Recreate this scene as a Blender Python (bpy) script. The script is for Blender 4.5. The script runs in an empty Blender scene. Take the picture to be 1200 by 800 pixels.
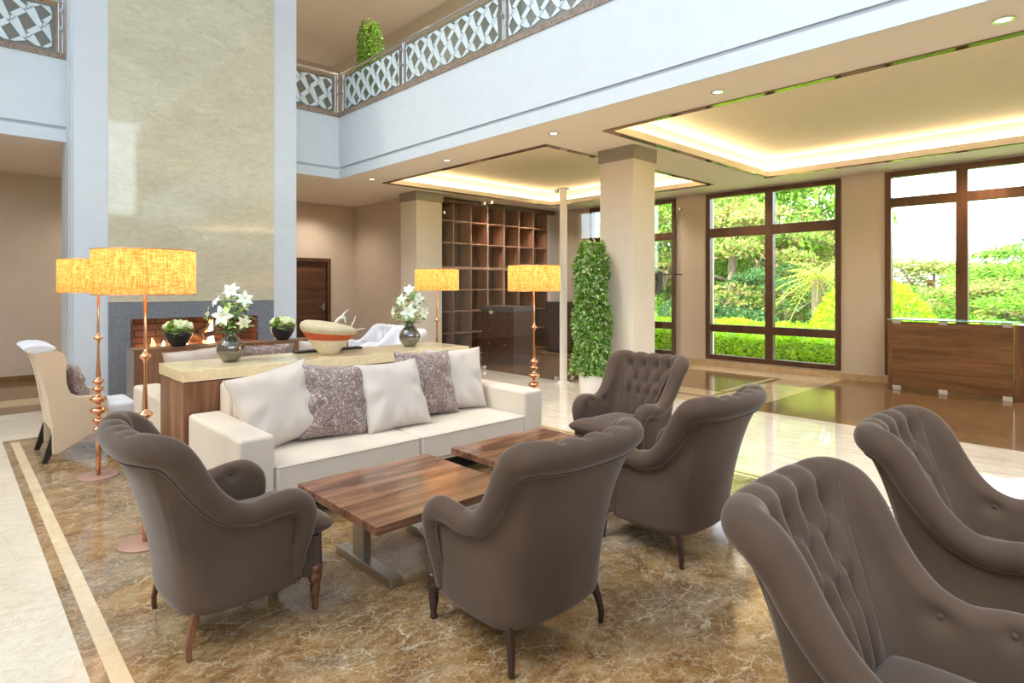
import bpy, math, random
from mathutils import Vector, Matrix
import numpy as np
random.seed(7); np.random.seed(7)
PI = math.pi
COL = bpy.context.scene.collection
def R(a): return math.radians(a)
# ------------------------------------------------------------------ camera
# camera at the origin, 1.5 m up; room axes: X runs along the sofas, Y towards the fireplace
cam_d = bpy.data.cameras.new('camera'); cam = bpy.data.objects.new('camera', cam_d); COL.objects.link(cam)
HEAD = math.atan2(1.054, 1.0)
cam.location = (0, 0, 1.5)
cam.rotation_euler = (R(90), 0, (PI/2 - HEAD) - PI/2 + 0.0)
# forward must be (cos HEAD, sin HEAD)
cam.rotation_euler = (R(90), 0, math.atan2(-math.cos(HEAD), math.sin(HEAD)))
cam_d.sensor_width = 36; cam_d.lens = 36*700/1200
cam_d.shift_y = -64/1200; cam_d.clip_start = .02; cam_d.clip_end = 400
bpy.context.scene.camera = cam
# ------------------------------------------------------------------ materials
def lin(c):
    return tuple(((x/255)/12.92 if x/255 <= .04045 else ((x/255+.055)/1.055)**2.4) for x in c)
class NT:
    def __init__(s, name):
        s.m = bpy.data.materials.new(name); s.m.use_nodes = True
        s.t = s.m.node_tree; s.t.nodes.clear()
        s.out = s.n('ShaderNodeOutputMaterial')
    def n(s, typ, **kw):
        nd = s.t.nodes.new(typ)
        for k, v in kw.items():
            if k in nd.inputs and not hasattr(nd, k): nd.inputs[k].default_value = v
            else: setattr(nd, k, v)
        return nd
    def i(s, nd, **kw):
        for k, v in kw.items(): nd.inputs[k.replace('_', ' ')].default_value = v
        return nd
    def l(s, a, b): s.t.links.new(a, b)
    def coords(s, scale=(1, 1, 1), rot=(0, 0, 0), kind='Object'):
        tc = s.n('ShaderNodeTexCoord'); mp = s.n('ShaderNodeMapping')
        mp.inputs['Scale'].default_value = scale; mp.inputs['Rotation'].default_value = rot
        s.l(tc.outputs[kind], mp.inputs['Vector']); return mp.outputs['Vector']
    def noise(s, vec, scale=5, detail=4, rough=.5, dist=0):
        nd = s.n('ShaderNodeTexNoise'); s.i(nd, Scale=scale, Detail=detail, Roughness=rough, Distortion=dist)
        s.l(vec, nd.inputs['Vector']); return nd
    def ramp(s, fac, stops):
        r = s.n('ShaderNodeValToRGB'); e = r.color_ramp.elements
        while len(e) < len(stops): e.new(.5)
        for el, (p, c) in zip(e, stops):
            el.position = p; el.color = tuple(c)+(1,) if len(c) == 3 else c
        s.l(fac, r.inputs['Fac']); return r.outputs['Color']
    def mix(s, fac, a, b, mode='MIX'):
        m = s.n('ShaderNodeMix', data_type='RGBA', blend_type=mode)
        for sock, v in ((m.inputs[0], fac), (m.inputs[6], a), (m.inputs[7], b)):
            if hasattr(v, 'links') or hasattr(v, 'is_linked'): s.l(v, sock)
            else: sock.default_value = v if not isinstance(v, tuple) else (tuple(v)+(1,))[:4]
        return m.outputs[2]
    def math(s, op, a, b=None):
        m = s.n('ShaderNodeMath', operation=op)
        for k, v in enumerate((a, b)):
            if v is None: continue
            if hasattr(v, 'is_linked'): s.l(v, m.inputs[k])
            else: m.inputs[k].default_value = v
        return m.outputs[0]
    def bump(s, h, strength=.3, dist=.01):
        b = s.n('ShaderNodeBump'); s.i(b, Strength=strength, Distance=dist); s.l(h, b.inputs['Height']); return b.outputs['Normal']
    def pbr(s, color, rough=.5, normal=None, metal=0, **kw):
        b = s.n('ShaderNodeBsdfPrincipled')
        if hasattr(color, 'is_linked'): s.l(color, b.inputs['Base Color'])
        else: b.inputs['Base Color'].default_value = tuple(color)+(1,)
        if hasattr(rough, 'is_linked'): s.l(rough, b.inputs['Roughness'])
        else: b.inputs['Roughness'].default_value = rough
        b.inputs['Metallic'].default_value = metal
        for k, v in kw.items(): b.inputs[k.replace('_', ' ')].default_value = v
        if normal is not None: s.l(normal, b.inputs['Normal'])
        s.l(b.outputs[0], s.out.inputs[0]); return b
def simple(name, rgb, rough=.5, metal=0, var=.05, scale=6, bump=0, **kw):
    t = NT(name); v = t.coords(); n = t.noise(v, scale, 4)
    c = lin(rgb); lo = tuple(x*(1-var) for x in c); hi = tuple(min(1, x*(1+var)) for x in c)
    col = t.ramp(n.outputs['Fac'], [(.3, lo), (.7, hi)])
    nm = t.bump(t.noise(v, scale*12, 3).outputs['Fac'], bump, .004) if bump else None
    t.pbr(col, rough, nm, metal, **kw); return t.m
def wood(name, a, b, c, scale=(1, 1, 1), rough=.3, fine=22, spec=.5):
    t = NT(name); v = t.coords(scale)
    n1 = t.noise(v, 1.0, 5, .55, .6); n2 = t.noise(v, fine/4, 6, .6, .2)
    col = t.ramp(n1.outputs['Fac'], [(.30, lin(a)), (.5, lin(b)), (.72, lin(c))])
    col2 = t.ramp(n2.outputs['Fac'], [(.3, (.62, .62, .62)), (.7, (1.15, 1.12, 1.1))])
    t.pbr(t.mix(.75, col, col2, 'MULTIPLY'), rough, None, 0, Specular_IOR_Level=spec); return t.m
def marble(name, base, dark, vein, scale=1.0, rough=.06, stretch=(1, 1, 1), veins=.5, rot=(0, 0, .5), fine=1.0):
    t = NT(name); v = t.coords(tuple(scale*x for x in stretch), rot)
    big = t.noise(v, .9, 6, .6, 1.2); med = t.noise(v, 4.5*fine, 9, .68, 1.0)
    col = t.ramp(big.outputs['Fac'], [(.32, lin(dark)), (.6, lin(base))])
    colm = t.ramp(med.outputs['Fac'], [(.34, lin(dark)), (.52, lin(base)), (.72, lin(vein))])
    col = t.mix(.55, col, colm)
    # veins: thin ridges of a distorted noise
    for sc, w, amt in ((1.6*fine, .012, veins), (4.2*fine, .02, veins*.8), (9*fine, .03, veins*.5)):
        nn = t.noise(v, sc, 6, .6, 1.6)
        d = t.math('ABSOLUTE', t.math('SUBTRACT', nn.outputs['Fac'], .5))
        f = t.ramp(d, [(0, (amt,)*3), (w, (0, 0, 0))])
        col = t.mix(f, col, lin(vein))
    t.pbr(col, rough, None, 0, Specular_IOR_Level=.5); return t.m
def glass(name, tint=(1, 1, 1), refl=1.0, rough=0.0, base=.04, haze=0):
    t = NT(name); lw = t.n('ShaderNodeLayerWeight'); lw.inputs['Blend'].default_value = .5
    fres = t.math('ADD', t.math('MULTIPLY', t.math('POWER', lw.outputs['Facing'], 5.0), .96), base)
    tr = t.n('ShaderNodeBsdfTransparent'); tr.inputs[0].default_value = tuple(tint)+(1,)
    gl = t.n('ShaderNodeBsdfGlossy'); gl.inputs['Roughness'].default_value = rough
    mx = t.n('ShaderNodeMixShader'); t.l(t.math('MULTIPLY', fres, refl), mx.inputs[0])
    src = tr.outputs[0]
    if haze:
        df = t.n('ShaderNodeBsdfDiffuse'); df.inputs[0].default_value = lin((120, 126, 122))+(1,)
        m2 = t.n('ShaderNodeMixShader'); m2.inputs[0].default_value = haze; t.l(tr.outputs[0], m2.inputs[1]); t.l(df.outputs[0], m2.inputs[2]); src = m2.outputs[0]
    t.l(src, mx.inputs[1]); t.l(gl.outputs[0], mx.inputs[2]); t.l(mx.outputs[0], t.out.inputs[0]); return t.m
def emit(name, rgb, strength):
    t = NT(name); e = t.n('ShaderNodeEmission'); e.inputs[0].default_value = lin(rgb)+(1,); e.inputs[1].default_value = strength
    t.l(e.outputs[0], t.out.inputs[0]); return t.m
def leafmat(name, cols, transl=.35, rough=.45, scale=None):
    t = NT(name); g = t.n('ShaderNodeNewGeometry')
    stops = [(i/(len(cols)-1), lin(c)) for i, c in enumerate(cols)]
    col = t.ramp(g.outputs['Random Per Island'], stops)
    if scale:
        big = t.noise(t.coords(), scale, 2)
        col = t.mix(t.ramp(big.outputs['Fac'], [(.4, (0, 0, 0)), (.65, (.6, .6, .6))]), col, lin(cols[0]))
    b = t.n('ShaderNodeBsdfPrincipled'); t.l(col, b.inputs['Base Color']); b.inputs['Roughness'].default_value = rough
    tr = t.n('ShaderNodeBsdfTranslucent'); t.l(col, tr.inputs[0])
    mx = t.n('ShaderNodeMixShader'); mx.inputs[0].default_value = transl
    t.l(b.outputs[0], mx.inputs[1]); t.l(tr.outputs[0], mx.inputs[2]); t.l(mx.outputs[0], t.out.inputs[0]); return t.m

def vein_f(t, v, sc, w, soft, lac, seed=0):
    # thin broken veins: edges of warped cells, cut up by a slow noise
    wn = t.noise(v, sc*.9, 5, .6); cmb = t.n('ShaderNodeVectorMath', operation='SCALE'); t.l(wn.outputs['Color'], cmb.inputs[0]); cmb.inputs['Scale'].default_value = .9/sc
    ad = t.n('ShaderNodeVectorMath', operation='ADD'); t.l(v, ad.inputs[0]); t.l(cmb.outputs[0], ad.inputs[1])
    vo = t.n('ShaderNodeTexVoronoi', feature='DISTANCE_TO_EDGE'); t.l(ad.outputs[0], vo.inputs['Vector']); vo.inputs['Scale'].default_value = sc
    f = t.ramp(vo.outputs['Distance'], [(0, (1, 1, 1)), (w, (0, 0, 0))])
    m = t.noise(v, sc*.55+seed, 3, .6); mk = t.ramp(m.outputs['Fac'], [(lac, (0, 0, 0)), (lac+soft, (1, 1, 1))])
    return t.math('MULTIPLY', f, mk)
def crackle():
    t = NT('brown_marble'); v = t.coords((1, 1.35, 1), (0, 0, .35))
    big = t.noise(v, .8, 5, .6, .8); med = t.noise(v, 5, 8, .7, .6)
    c1 = t.ramp(big.outputs['Fac'], [(.38, lin((84, 54, 28))), (.46, lin((158, 114, 62))), (.54, lin((110, 82, 54))), (.63, lin((142, 134, 122)))])
    c2 = t.ramp(med.outputs['Fac'], [(.33, lin((84, 58, 36))), (.5, lin((150, 118, 78))), (.68, lin((188, 164, 128)))])
    col = t.mix(.6, c1, c2)
    for sc, w, lac, amt, c in ((3.2, .018, .55, .6, (236, 222, 196)), (8, .035, .50, .6, (224, 206, 176)), (19, .07, .47, .5, (206, 186, 152)), (40, .12, .47, .35, (214, 198, 168)), (11, .06, .52, .6, (86, 58, 34))):
        f = vein_f(t, v, sc, w, .08, lac); col = t.mix(t.math('MULTIPLY', f, amt), col, lin(c))
    t.pbr(col, .10, None, 0, Specular_IOR_Level=.5); return t.m
def panelmarble():
    t = NT('yellow_cream_marble'); v = t.coords((1, 1, 2.2), (0, .55, 0))
    big = t.noise(v, .9, 5, .6, .8); med = t.noise(v, 9, 6, .65, .6)
    col = t.mix(.35, t.ramp(big.outputs['Fac'], [(.35, lin((196, 188, 160))), (.65, lin((216, 208, 178)))]), t.ramp(med.outputs['Fac'], [(.35, lin((186, 176, 146))), (.65, lin((222, 216, 192)))]))
    for sc, w, lac, amt, c in ((1.5, .008, .58, .45, (148, 132, 98)), (3.6, .02, .55, .6, (186, 168, 108)), (7, .03, .58, .6, (130, 118, 96)), (1.7, .02, .56, .5, (232, 228, 212))):
        f = vein_f(t, v, sc, w, .06, lac); col = t.mix(t.math('MULTIPLY', f, amt), col, lin(c))
    t.pbr(col, .05, None, 0, Specular_IOR_Level=.55); return t.m
M = {}
SKYT = .43
M['white'] = simple('white_paint', (212, 218, 222), .45, var=.02)
M['groove'] = simple('groove_grey', (176, 178, 186), .5, var=.02)
M['ceil'] = simple('ceiling_paint', (238, 226, 212), .75, var=.015)
M['coffer'] = simple('coffer_paint', (218, 204, 182), .8, var=.015)
M['wall'] = simple('beige_plaster', (214, 200, 180), .8, var=.02, scale=2)
M['wallb'] = simple('tan_plaster', (204, 186, 166), .8, var=.03, scale=2)
M['column'] = simple('column_paint', (222, 210, 192), .7, var=.02)
M['greyband'] = simple('grey_stone_band', (150, 142, 128), .5, var=.04)
M['emperador'] = crackle()
M['brownm'] = marble('dark_brown_marble', (128, 94, 56), (66, 42, 22), (184, 150, 106), 3.4, .12, (1, 1, 1), .5, fine=4.0)
M['cream'] = marble('cream_marble', (232, 222, 202), (214, 198, 172), (196, 174, 140), .9, .07, (1, 1.6, 1), .5, fine=1.6)
M['creamr'] = marble('travertine_marble', (222, 212, 196), (196, 180, 158), (240, 234, 222), .8, .05, (3.2, 1, 1), .2, rot=(0, 0, 0))
M['strip'] = marble('beige_strip_marble', (224, 202, 164), (206, 182, 144), (240, 226, 196), 2, .1, veins=.2)
M['beigem'] = marble('beige_marble', (206, 180, 140), (180, 150, 110), (226, 206, 172), 2, .08, veins=.25)
M['panel'] = panelmarble()
M['granite'] = simple('grey_granite', (122, 126, 132), .35, var=.35, scale=90)
M['console_top'] = marble('travertine_top', (232, 212, 168), (212, 188, 140), (246, 234, 204), 3, .12, veins=.3, fine=2)
M['walnut'] = wood('walnut', (96, 62, 42), (134, 90, 62), (166, 120, 86), (9, 9, .7), .3)
M['walnut_top'] = wood('walnut_top', (92, 60, 46), (128, 88, 66), (164, 122, 94), (1.2, 12, 12), .16)
M['walnut_desk'] = wood('walnut_desk', (116, 80, 50), (146, 104, 66), (172, 128, 86), (6, .7, 9), .35)
M['darkwood'] = wood('dark_wood', (62, 42, 28), (78, 54, 38), (96, 68, 48), (8, 8, 1), .4)
M['doorwood'] = wood('door_wood', (72, 46, 30), (92, 60, 40), (112, 76, 52), (.9, 4, 9), .35)
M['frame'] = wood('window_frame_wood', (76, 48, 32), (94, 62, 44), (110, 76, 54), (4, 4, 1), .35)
M['lit_frame'] = wood('lit_frame_wood', (88, 52, 26), (104, 64, 34), (120, 76, 42), (4, 4, 1), .35)  # copy of the frame wood with warm light put into its colour
M['shelf'] = wood('shelf_wood', (164, 118, 90), (182, 136, 106), (196, 150, 120), (6, 6, 1), .4)
M['shelfback'] = simple('shelf_back', (98, 72, 52), .6, var=.08)
M['legwood'] = wood('leg_wood', (84, 52, 36), (108, 68, 46), (140, 92, 64), (14, 14, 2), .22)
M['legshade'] = simple('shaded_leg_wood', (58, 40, 34), .25, var=.1)  # leg wood with shade put into its colour
M['blackleg'] = simple('black_leg', (34, 26, 24), .3, var=.1)
M['chrome'] = simple('chrome', (205, 208, 210), .15, 1, var=.01)
M['steel'] = simple('brushed_steel', (188, 186, 178), .32, 1, var=.05)
M['mirror'] = simple('bronze_mirror_trim', (150, 134, 112), .06, 1, var=.04)
M['copper'] = simple('copper', (226, 166, 124), .24, 1, var=.03)
M['copper_flat'] = simple('copper_satin', (190, 152, 136), .5, .6, var=.03)
M['black'] = simple('black_plastic', (26, 26, 28), .3, var=.05)
M['blackbowl'] = simple('black_glaze', (30, 34, 38), .06, var=.1, Coat_Weight=.5)
M['smoke'] = simple('smoked_glass_vase', (118, 114, 104), .06, .65, var=.12, Coat_Weight=1.0)
M['potwhite'] = simple('white_pot', (232, 228, 220), .35, var=.02)
M['led'] = emit('warm_led', (255, 234, 186), 15)
M['spot'] = emit('spot_lens', (255, 240, 215), 4)
M['glass'] = glass('clear_glass', (.97, .99, .98), 1.0)
M['glass_dark'] = glass('partition_glass', (.90, .91, .93), 1.3)
M['skyglass'] = glass('tinted_skylight_glass', (SKYT*.93, SKYT*.98, SKYT), .5)
M['glass_rail'] = glass('railing_glass', (.80, .86, .84), 1.5, haze=.35)
M['glass_edge'] = simple('green_glass_edge', (150, 204, 196), .1, var=.03)
def velvet():
    t = NT('taupe_velvet'); v = t.coords(); n = t.noise(v, 3, 3); f = t.noise(v, 260, 2)
    col = t.ramp(n.outputs['Fac'], [(.3, lin((78, 62, 50))), (.7, lin((91, 73, 59)))])
    t.pbr(col, .85, t.bump(f.outputs['Fac'], .15, .001), 0, Sheen_Weight=.35, Sheen_Roughness=.4, Sheen_Tint=(.9, .84, .78, 1), Specular_IOR_Level=.2); return t.m
M['velvet'] = velvet()
def fabric(name, rgb, rough=.85):
    t = NT(name); v = t.coords(); n = t.noise(v, 4, 3); f = t.noise(v, 300, 2)
    c = lin(rgb); col = t.ramp(n.outputs['Fac'], [(.3, tuple(x*.95 for x in c)), (.7, c)])
    t.pbr(col, rough, t.bump(f.outputs['Fac'], .2, .001), 0, Sheen_Weight=.2, Specular_IOR_Level=.25); return t.m
M['ivory'] = fabric('ivory_upholstery', (218, 203, 182))
M['cushion'] = fabric('ivory_satin', (206, 194, 180), .5)
M['wingfab'] = fabric('beige_upholstery', (212, 190, 160))
M['whitefab'] = fabric('white_velvet', (216, 216, 220))
def damask():
    t = NT('damask_fabric'); v = t.coords((1, 1, 1))
    n = t.noise(v, 16, 1.5, .5, 2.4)
    d = t.math('ABSOLUTE', t.math('SUBTRACT', n.outputs['Fac'], .5))
    f = t.ramp(d, [(.015, (1, 1, 1)), (.035, (0, 0, 0))])
    col = t.mix(f, lin((122, 98, 88)), lin((196, 180, 172)))
    rg = t.ramp(f, [(0, (.55, .55, .55)), (1, (.3, .3, .3))])
    t.pbr(col, rg, t.bump(f, .2, .002), 0, Sheen_Weight=.4, Specular_IOR_Level=.5); return t.m
M['damask'] = damask()
def shade():
    t = NT('linen_shade'); v = t.coords((1, 1, 1))
    a = t.noise(t.coords((26, 26, 160)), 1, 3, .6, .4); b = t.noise(t.coords((170, 170, 14)), 1, 3, .6, .2)
    s = t.math('MULTIPLY', a.outputs['Fac'], b.outputs['Fac'])
    col = t.ramp(s, [(.12, lin((178, 112, 52))), (.25, lin((226, 164, 92))), (.40, lin((250, 214, 156)))])
    tr = t.n('ShaderNodeBsdfTranslucent'); t.l(col, tr.inputs[0])
    df = t.n('ShaderNodeBsdfDiffuse'); t.l(col, df.inputs[0])
    mx = t.n('ShaderNodeMixShader'); mx.inputs[0].default_value = .35
    t.l(tr.outputs[0], mx.inputs[1]); t.l(df.outputs[0], mx.inputs[2])
    e = t.n('ShaderNodeEmission'); t.l(t.mix(1.0, col, lin((255, 206, 130)), 'MULTIPLY'), e.inputs[0]); e.inputs[1].default_value = .12
    ad = t.n('ShaderNodeAddShader'); t.l(mx.outputs[0], ad.inputs[0]); t.l(e.outputs[0], ad.inputs[1])
    t.l(ad.outputs[0], t.out.inputs[0]); return t.m
M['shade'] = shade()
def brick():
    t = NT('fire_brick'); tc = t.n('ShaderNodeTexCoord'); sep = t.n('ShaderNodeSeparateXYZ'); cmb = t.n('ShaderNodeCombineXYZ')
    t.l(tc.outputs['Object'], sep.inputs[0]); t.l(t.math('ADD', sep.outputs[0], sep.outputs[1]), cmb.inputs[0]); t.l(sep.outputs[2], cmb.inputs[1])
    b = t.n('ShaderNodeTexBrick'); t.l(cmb.outputs[0], b.inputs[0])
    b.inputs['Color1'].default_value = lin((136, 92, 76))+(1,); b.inputs['Color2'].default_value = lin((108, 68, 56))+(1,)
    b.inputs['Mortar'].default_value = lin((70, 46, 38))+(1,); b.inputs['Scale'].default_value = 1.0
    b.inputs['Brick Width'].default_value = .24; b.inputs['Row Height'].default_value = .085; b.inputs['Mortar Size'].default_value = .008
    n = t.noise(tc.outputs['Object'], 25, 4)
    t.pbr(t.mix(.4, b.outputs['Color'], t.ramp(n.outputs['Fac'], [(.3, (.5, .5, .5)), (.7, (1.2, 1.2, 1.2))]), 'MULTIPLY'), .8); return t.m
M['brick'] = brick()
def weave(name, rgb):
    t = NT(name); w = t.n('ShaderNodeTexWave', bands_direction='Z'); t.l(t.coords(), w.inputs[0]); w.inputs['Scale'].default_value = 38; w.inputs['Distortion'].default_value = .6
    n = t.noise(t.coords((60, 60, 8)), 1, 2)
    c = lin(rgb); col = t.ramp(n.outputs['Fac'], [(.3, tuple(x*.8 for x in c)), (.7, c)])
    t.pbr(col, .75, t.bump(w.outputs['Fac'], .5, .004)); return t.m
M['weave'] = weave('natural_weave', (238, 224, 196)); M['weave_orange'] = weave('orange_weave', (208, 92, 48)); M['weave_beige'] = weave('rim_weave', (214, 196, 158))
M['leaf'] = leafmat('variegated_leaf', [(66, 112, 26), (104, 156, 44), (146, 192, 74), (88, 140, 36), (236, 242, 196), (124, 172, 58)], .35)
M['leaf_bright'] = leafmat('upper_plant_leaf', [(70, 120, 20), (110, 165, 40), (150, 200, 70), (200, 225, 130)], .35)
M['tree'] = leafmat('tree_leaves', [(66, 112, 30), (108, 156, 44), (156, 196, 66), (124, 170, 54), (186, 210, 90)], .45)
M['tree2'] = leafmat('tree_leaves_rosy', [(84, 112, 46), (136, 150, 66), (200, 158, 110), (140, 168, 72), (166, 188, 84)], .5)
M['tree3'] = leafmat('tree_leaves_dark', [(44, 84, 44), (72, 116, 62), (104, 146, 82), (120, 164, 96)], .45)
M['hedge'] = leafmat('hedge_leaves', [(140, 190, 20), (180, 220, 28), (210, 238, 56), (160, 206, 34)], .5)
M['palm'] = leafmat('palm_fronds', [(170, 190, 70), (214, 206, 100), (140, 176, 60)], .45)
M['bark'] = simple('bark', (128, 112, 94), .9, var=.3, scale=20)
M['grass'] = simple('lawn', (148, 182, 66), .9, var=.25, scale=3)
M['path'] = simple('garden_path', (226, 214, 196), .9, var=.08, scale=6)
M['lily'] = simple('lily_petal', (246, 248, 232), .4, var=.03, Subsurface_Weight=.0)
M['lilyg'] = simple('lily_green', (210, 230, 150), .5, var=.1)
M['rose'] = simple('green_rose', (232, 236, 184), .5, var=.1, scale=30)
M['moss'] = simple('moss_green', (112, 138, 30), .7, var=.3, scale=40)
M['stemg'] = simple('stem_green', (92, 140, 60), .5, var=.1)
M['flame'] = emit('flame', (255, 170, 80), 5); M['flame_core'] = emit('flame_core', (255, 236, 190), 7)
M['log'] = simple('charred_log', (96, 58, 40), .8, var=.4, scale=20)
M['antler'] = simple('bone_white', (236, 230, 216), .4, var=.04)
M['pattern'] = simple('frosted_strip', (214, 224, 226), .35, var=.03)
M['marble_strip'] = marble('speckled_brown_marble', (140, 116, 96), (88, 66, 52), (214, 200, 184), 6, .12, veins=.5)
M['towel'] = simple('grey_towel', (84, 80, 78), .9, var=.1)
M['cabinet_front'] = simple('cabinet_lacquer', (96, 62, 42), .35, var=.08)
M['cabinet_top'] = simple('cabinet_grey', (112, 104, 100), .3, var=.05)

# ------------------------------------------------------------------ mesh tools
class MB:
    def __init__(s): s.v = []; s.f = []; s.m = []; s.k = 0
    def mat(s, k): s.k = k; return s
    def add(s, vs, fs):
        o = len(s.v); s.v += [tuple(p) for p in vs]
        for f in fs: s.f.append(tuple(i+o for i in f)); s.m.append(s.k)
        return s
    def box(s, x0, y0, z0, x1, y1, z1):
        return s.add([(x0,y0,z0),(x1,y0,z0),(x1,y1,z0),(x0,y1,z0),(x0,y0,z1),(x1,y0,z1),(x1,y1,z1),(x0,y1,z1)],
                     [(0,3,2,1),(4,5,6,7),(0,1,5,4),(1,2,6,5),(2,3,7,6),(3,0,4,7)])
    def lathe(s, prof, n=32, c=(0,0,0), caps=True):
        vs = [(c[0]+r*math.cos(2*PI*i/n), c[1]+r*math.sin(2*PI*i/n), c[2]+z) for r, z in prof for i in range(n)]
        fs = []
        for j in range(len(prof)-1):
            for i in range(n): a = j*n+i; b = j*n+(i+1) % n; fs.append((a, b, b+n, a+n))
        if caps:
            fs.append(tuple(reversed(range(n)))); L = (len(prof)-1)*n; fs.append(tuple(L+i for i in range(n)))
        return s.add(vs, fs)
    def tube(s, pts, r, n=8, closed=False):
        pts = [Vector(p) for p in pts]; N = len(pts); rr = r if isinstance(r, (list, tuple)) else [r]*N
        up = None; vs = []
        for i, p in enumerate(pts):
            t = (pts[min(i+1, N-1)] - pts[max(i-1, 0)]).normalized()
            if closed: t = (pts[(i+1) % N]-pts[i-1]).normalized()
            if up is None:
                up = t.orthogonal().normalized()
            up = (up - t*up.dot(t)).normalized(); w = t.cross(up)
            for k in range(n):
                a = 2*PI*k/n; vs.append(p + (up*math.cos(a)+w*math.sin(a))*rr[i])
        fs = []
        for i in range(N if closed else N-1):
            for k in range(n):
                a = i*n+k; b = i*n+(k+1) % n; j = ((i+1) % N)*n; fs.append((a, b, j+(k+1) % n, j+k))
        if not closed: fs.append(tuple(reversed(range(n)))); fs.append(tuple((N-1)*n+k for k in range(n)))
        return s.add(vs, fs)
    def prism(s, poly, axis, a, b):
        # poly in the two other axes, extruded along axis from a to b
        def P(u, v, w): return {'x': (w, u, v), 'y': (u, w, v), 'z': (u, v, w)}[axis]
        n = len(poly); vs = [P(u, v, a) for u, v in poly]+[P(u, v, b) for u, v in poly]
        fs = [tuple(range(n)), tuple(reversed(range(n, 2*n)))]+[(i, i+n, (i+1) % n+n, (i+1) % n) for i in range(n)]
        return s.add(vs, fs)
    def grid(s, fn, nu, nv, closeu=False):
        vs = [fn(i/(nu if closeu else nu-1), j/(nv-1)) for j in range(nv) for i in range(nu)]
        fs = []
        for j in range(nv-1):
            for i in range(nu if closeu else nu-1):
                a = j*nu+i; b = j*nu+(i+1) % nu; fs.append((a, b, b+nu, a+nu))
        return s.add(vs, fs)
    def pill(s, hw, y0, y1, h, zc=0, n=26, p=6, e=.4, crown=0.0, wr=0, seed=0):
        # cushion with soft rounded edges: hw(t) is the half width for t in 0..1 along y
        def f(sg):
            def g(u, v):
                a, b = 2*u-1, 2*v-1
                a = math.sin(a*PI/2)*.35+a*.65; b = math.sin(b*PI/2)*.35+b*.65
                t = (b+1)/2; w = hw(t) if callable(hw) else hw
                z = h/2*max(0, 1-abs(a)**p)**e*max(0, 1-abs(b)**p)**e
                z += crown*max(0, (1-a*a))*max(0, 1-b*b)*(1 if sg > 0 else 0)
                return (a*w, y0+(y1-y0)*t, zc+sg*z)
            return g
        s.grid(f(1), n, n); k = len(s.f); s.grid(f(-1), n, n)
        s.f[k:] = [tuple(reversed(q)) for q in s.f[k:]]
        return s
    def build(s, name, mats, parent=None, smooth=False, bevel=0, seg=3, merge=False, loc=None, rot=None):
        me = bpy.data.meshes.new(name); me.from_pydata(s.v, [], s.f)
        if not isinstance(mats, (list, tuple)): mats = [mats]
        for m in mats: me.materials.append(m)
        me.polygons.foreach_set('material_index', s.m)
        if smooth or bevel: me.polygons.foreach_set('use_smooth', [True]*len(s.f))
        me.update(); me.validate()
        if merge:
            import bmesh
            bm = bmesh.new(); bm.from_mesh(me); bmesh.ops.remove_doubles(bm, verts=bm.verts, dist=1e-4); bmesh.ops.recalc_face_normals(bm, faces=bm.faces); bm.to_mesh(me); bm.free()
        o = bpy.data.objects.new(name, me); COL.objects.link(o)
        if parent: o.parent = parent
        if loc: o.location = loc
        if rot: o.rotation_euler = rot
        if bevel:
            b = o.modifiers.new('edge', 'BEVEL'); b.width = bevel; b.segments = seg; b.limit_method = 'ANGLE'; b.harden_normals = True
        elif smooth == 'auto':
            me.set_sharp_from_angle(angle=R(40))
        return o
def empty(name, loc, rz=0, label=None, cat=None, group=None):
    o = bpy.data.objects.new(name, None); COL.objects.link(o); o.location = loc; o.rotation_euler = (0, 0, rz); o.empty_display_size = .1
    return tag(o, label, cat, group)
def tag(o, label=None, cat=None, group=None, kind=None):
    if label: o['label'] = label
    if cat: o['category'] = cat
    if group: o['group'] = group
    if kind: o['kind'] = kind
    return o
def struct(mb, name, mats, **kw):
    o = mb.build(name, mats, **kw); o['kind'] = 'structure'; return o
def children(o): return [c for c in COL.objects if c.parent == o]
def dup(o, loc=None, rz=None, label=None, group=None, parent=None):
    c = o.copy(); COL.objects.link(c)
    if parent: c.parent = parent
    if loc is not None: c.location = loc
    if rz is not None: c.rotation_euler = (0, 0, rz)
    if label: c['label'] = label
    if group: c['group'] = group
    for ch in KIDS.get(o.name, []) or children(o): dup(ch, parent=c)
    return c
KIDS = {}
def smooth01(t): t = max(0, min(1, t)); return t*t*(3-2*t)
def cr(P, n):
    """Catmull-Rom through the rows of P, n samples, uniform in parameter"""
    P = np.array(P, float); m = len(P); out = []
    for t in np.linspace(0, m-1, n):
        i = min(int(t), m-2); u = t-i
        p0 = P[max(i-1, 0)] if i > 0 else 2*P[0]-P[1]; p1 = P[i]; p2 = P[i+1]; p3 = P[i+2] if i+2 < m else 2*P[-1]-P[-2]
        out.append(.5*((2*p1)+(-p0+p2)*u+(2*p0-5*p1+4*p2-p3)*u*u+(-p0+3*p1-3*p2+p3)*u**3))
    return np.array(out)
SKY, SUN, EXPO = 1.08, 2.7, 0.76
# ================================================================== THE ROOM
WX, BY, CX = 10.62, 12.27, 6.70          # window wall, back wall, corridor wall
H1, F2, H2 = 3.30, 4.32, 6.76            # lower ceiling, upper floor, upper ceiling
VX, VY = 4.76, 9.21                      # edges of the atrium void
XL, YF = -7.0, -6.0                      # how far the floor runs behind the camera
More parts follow.
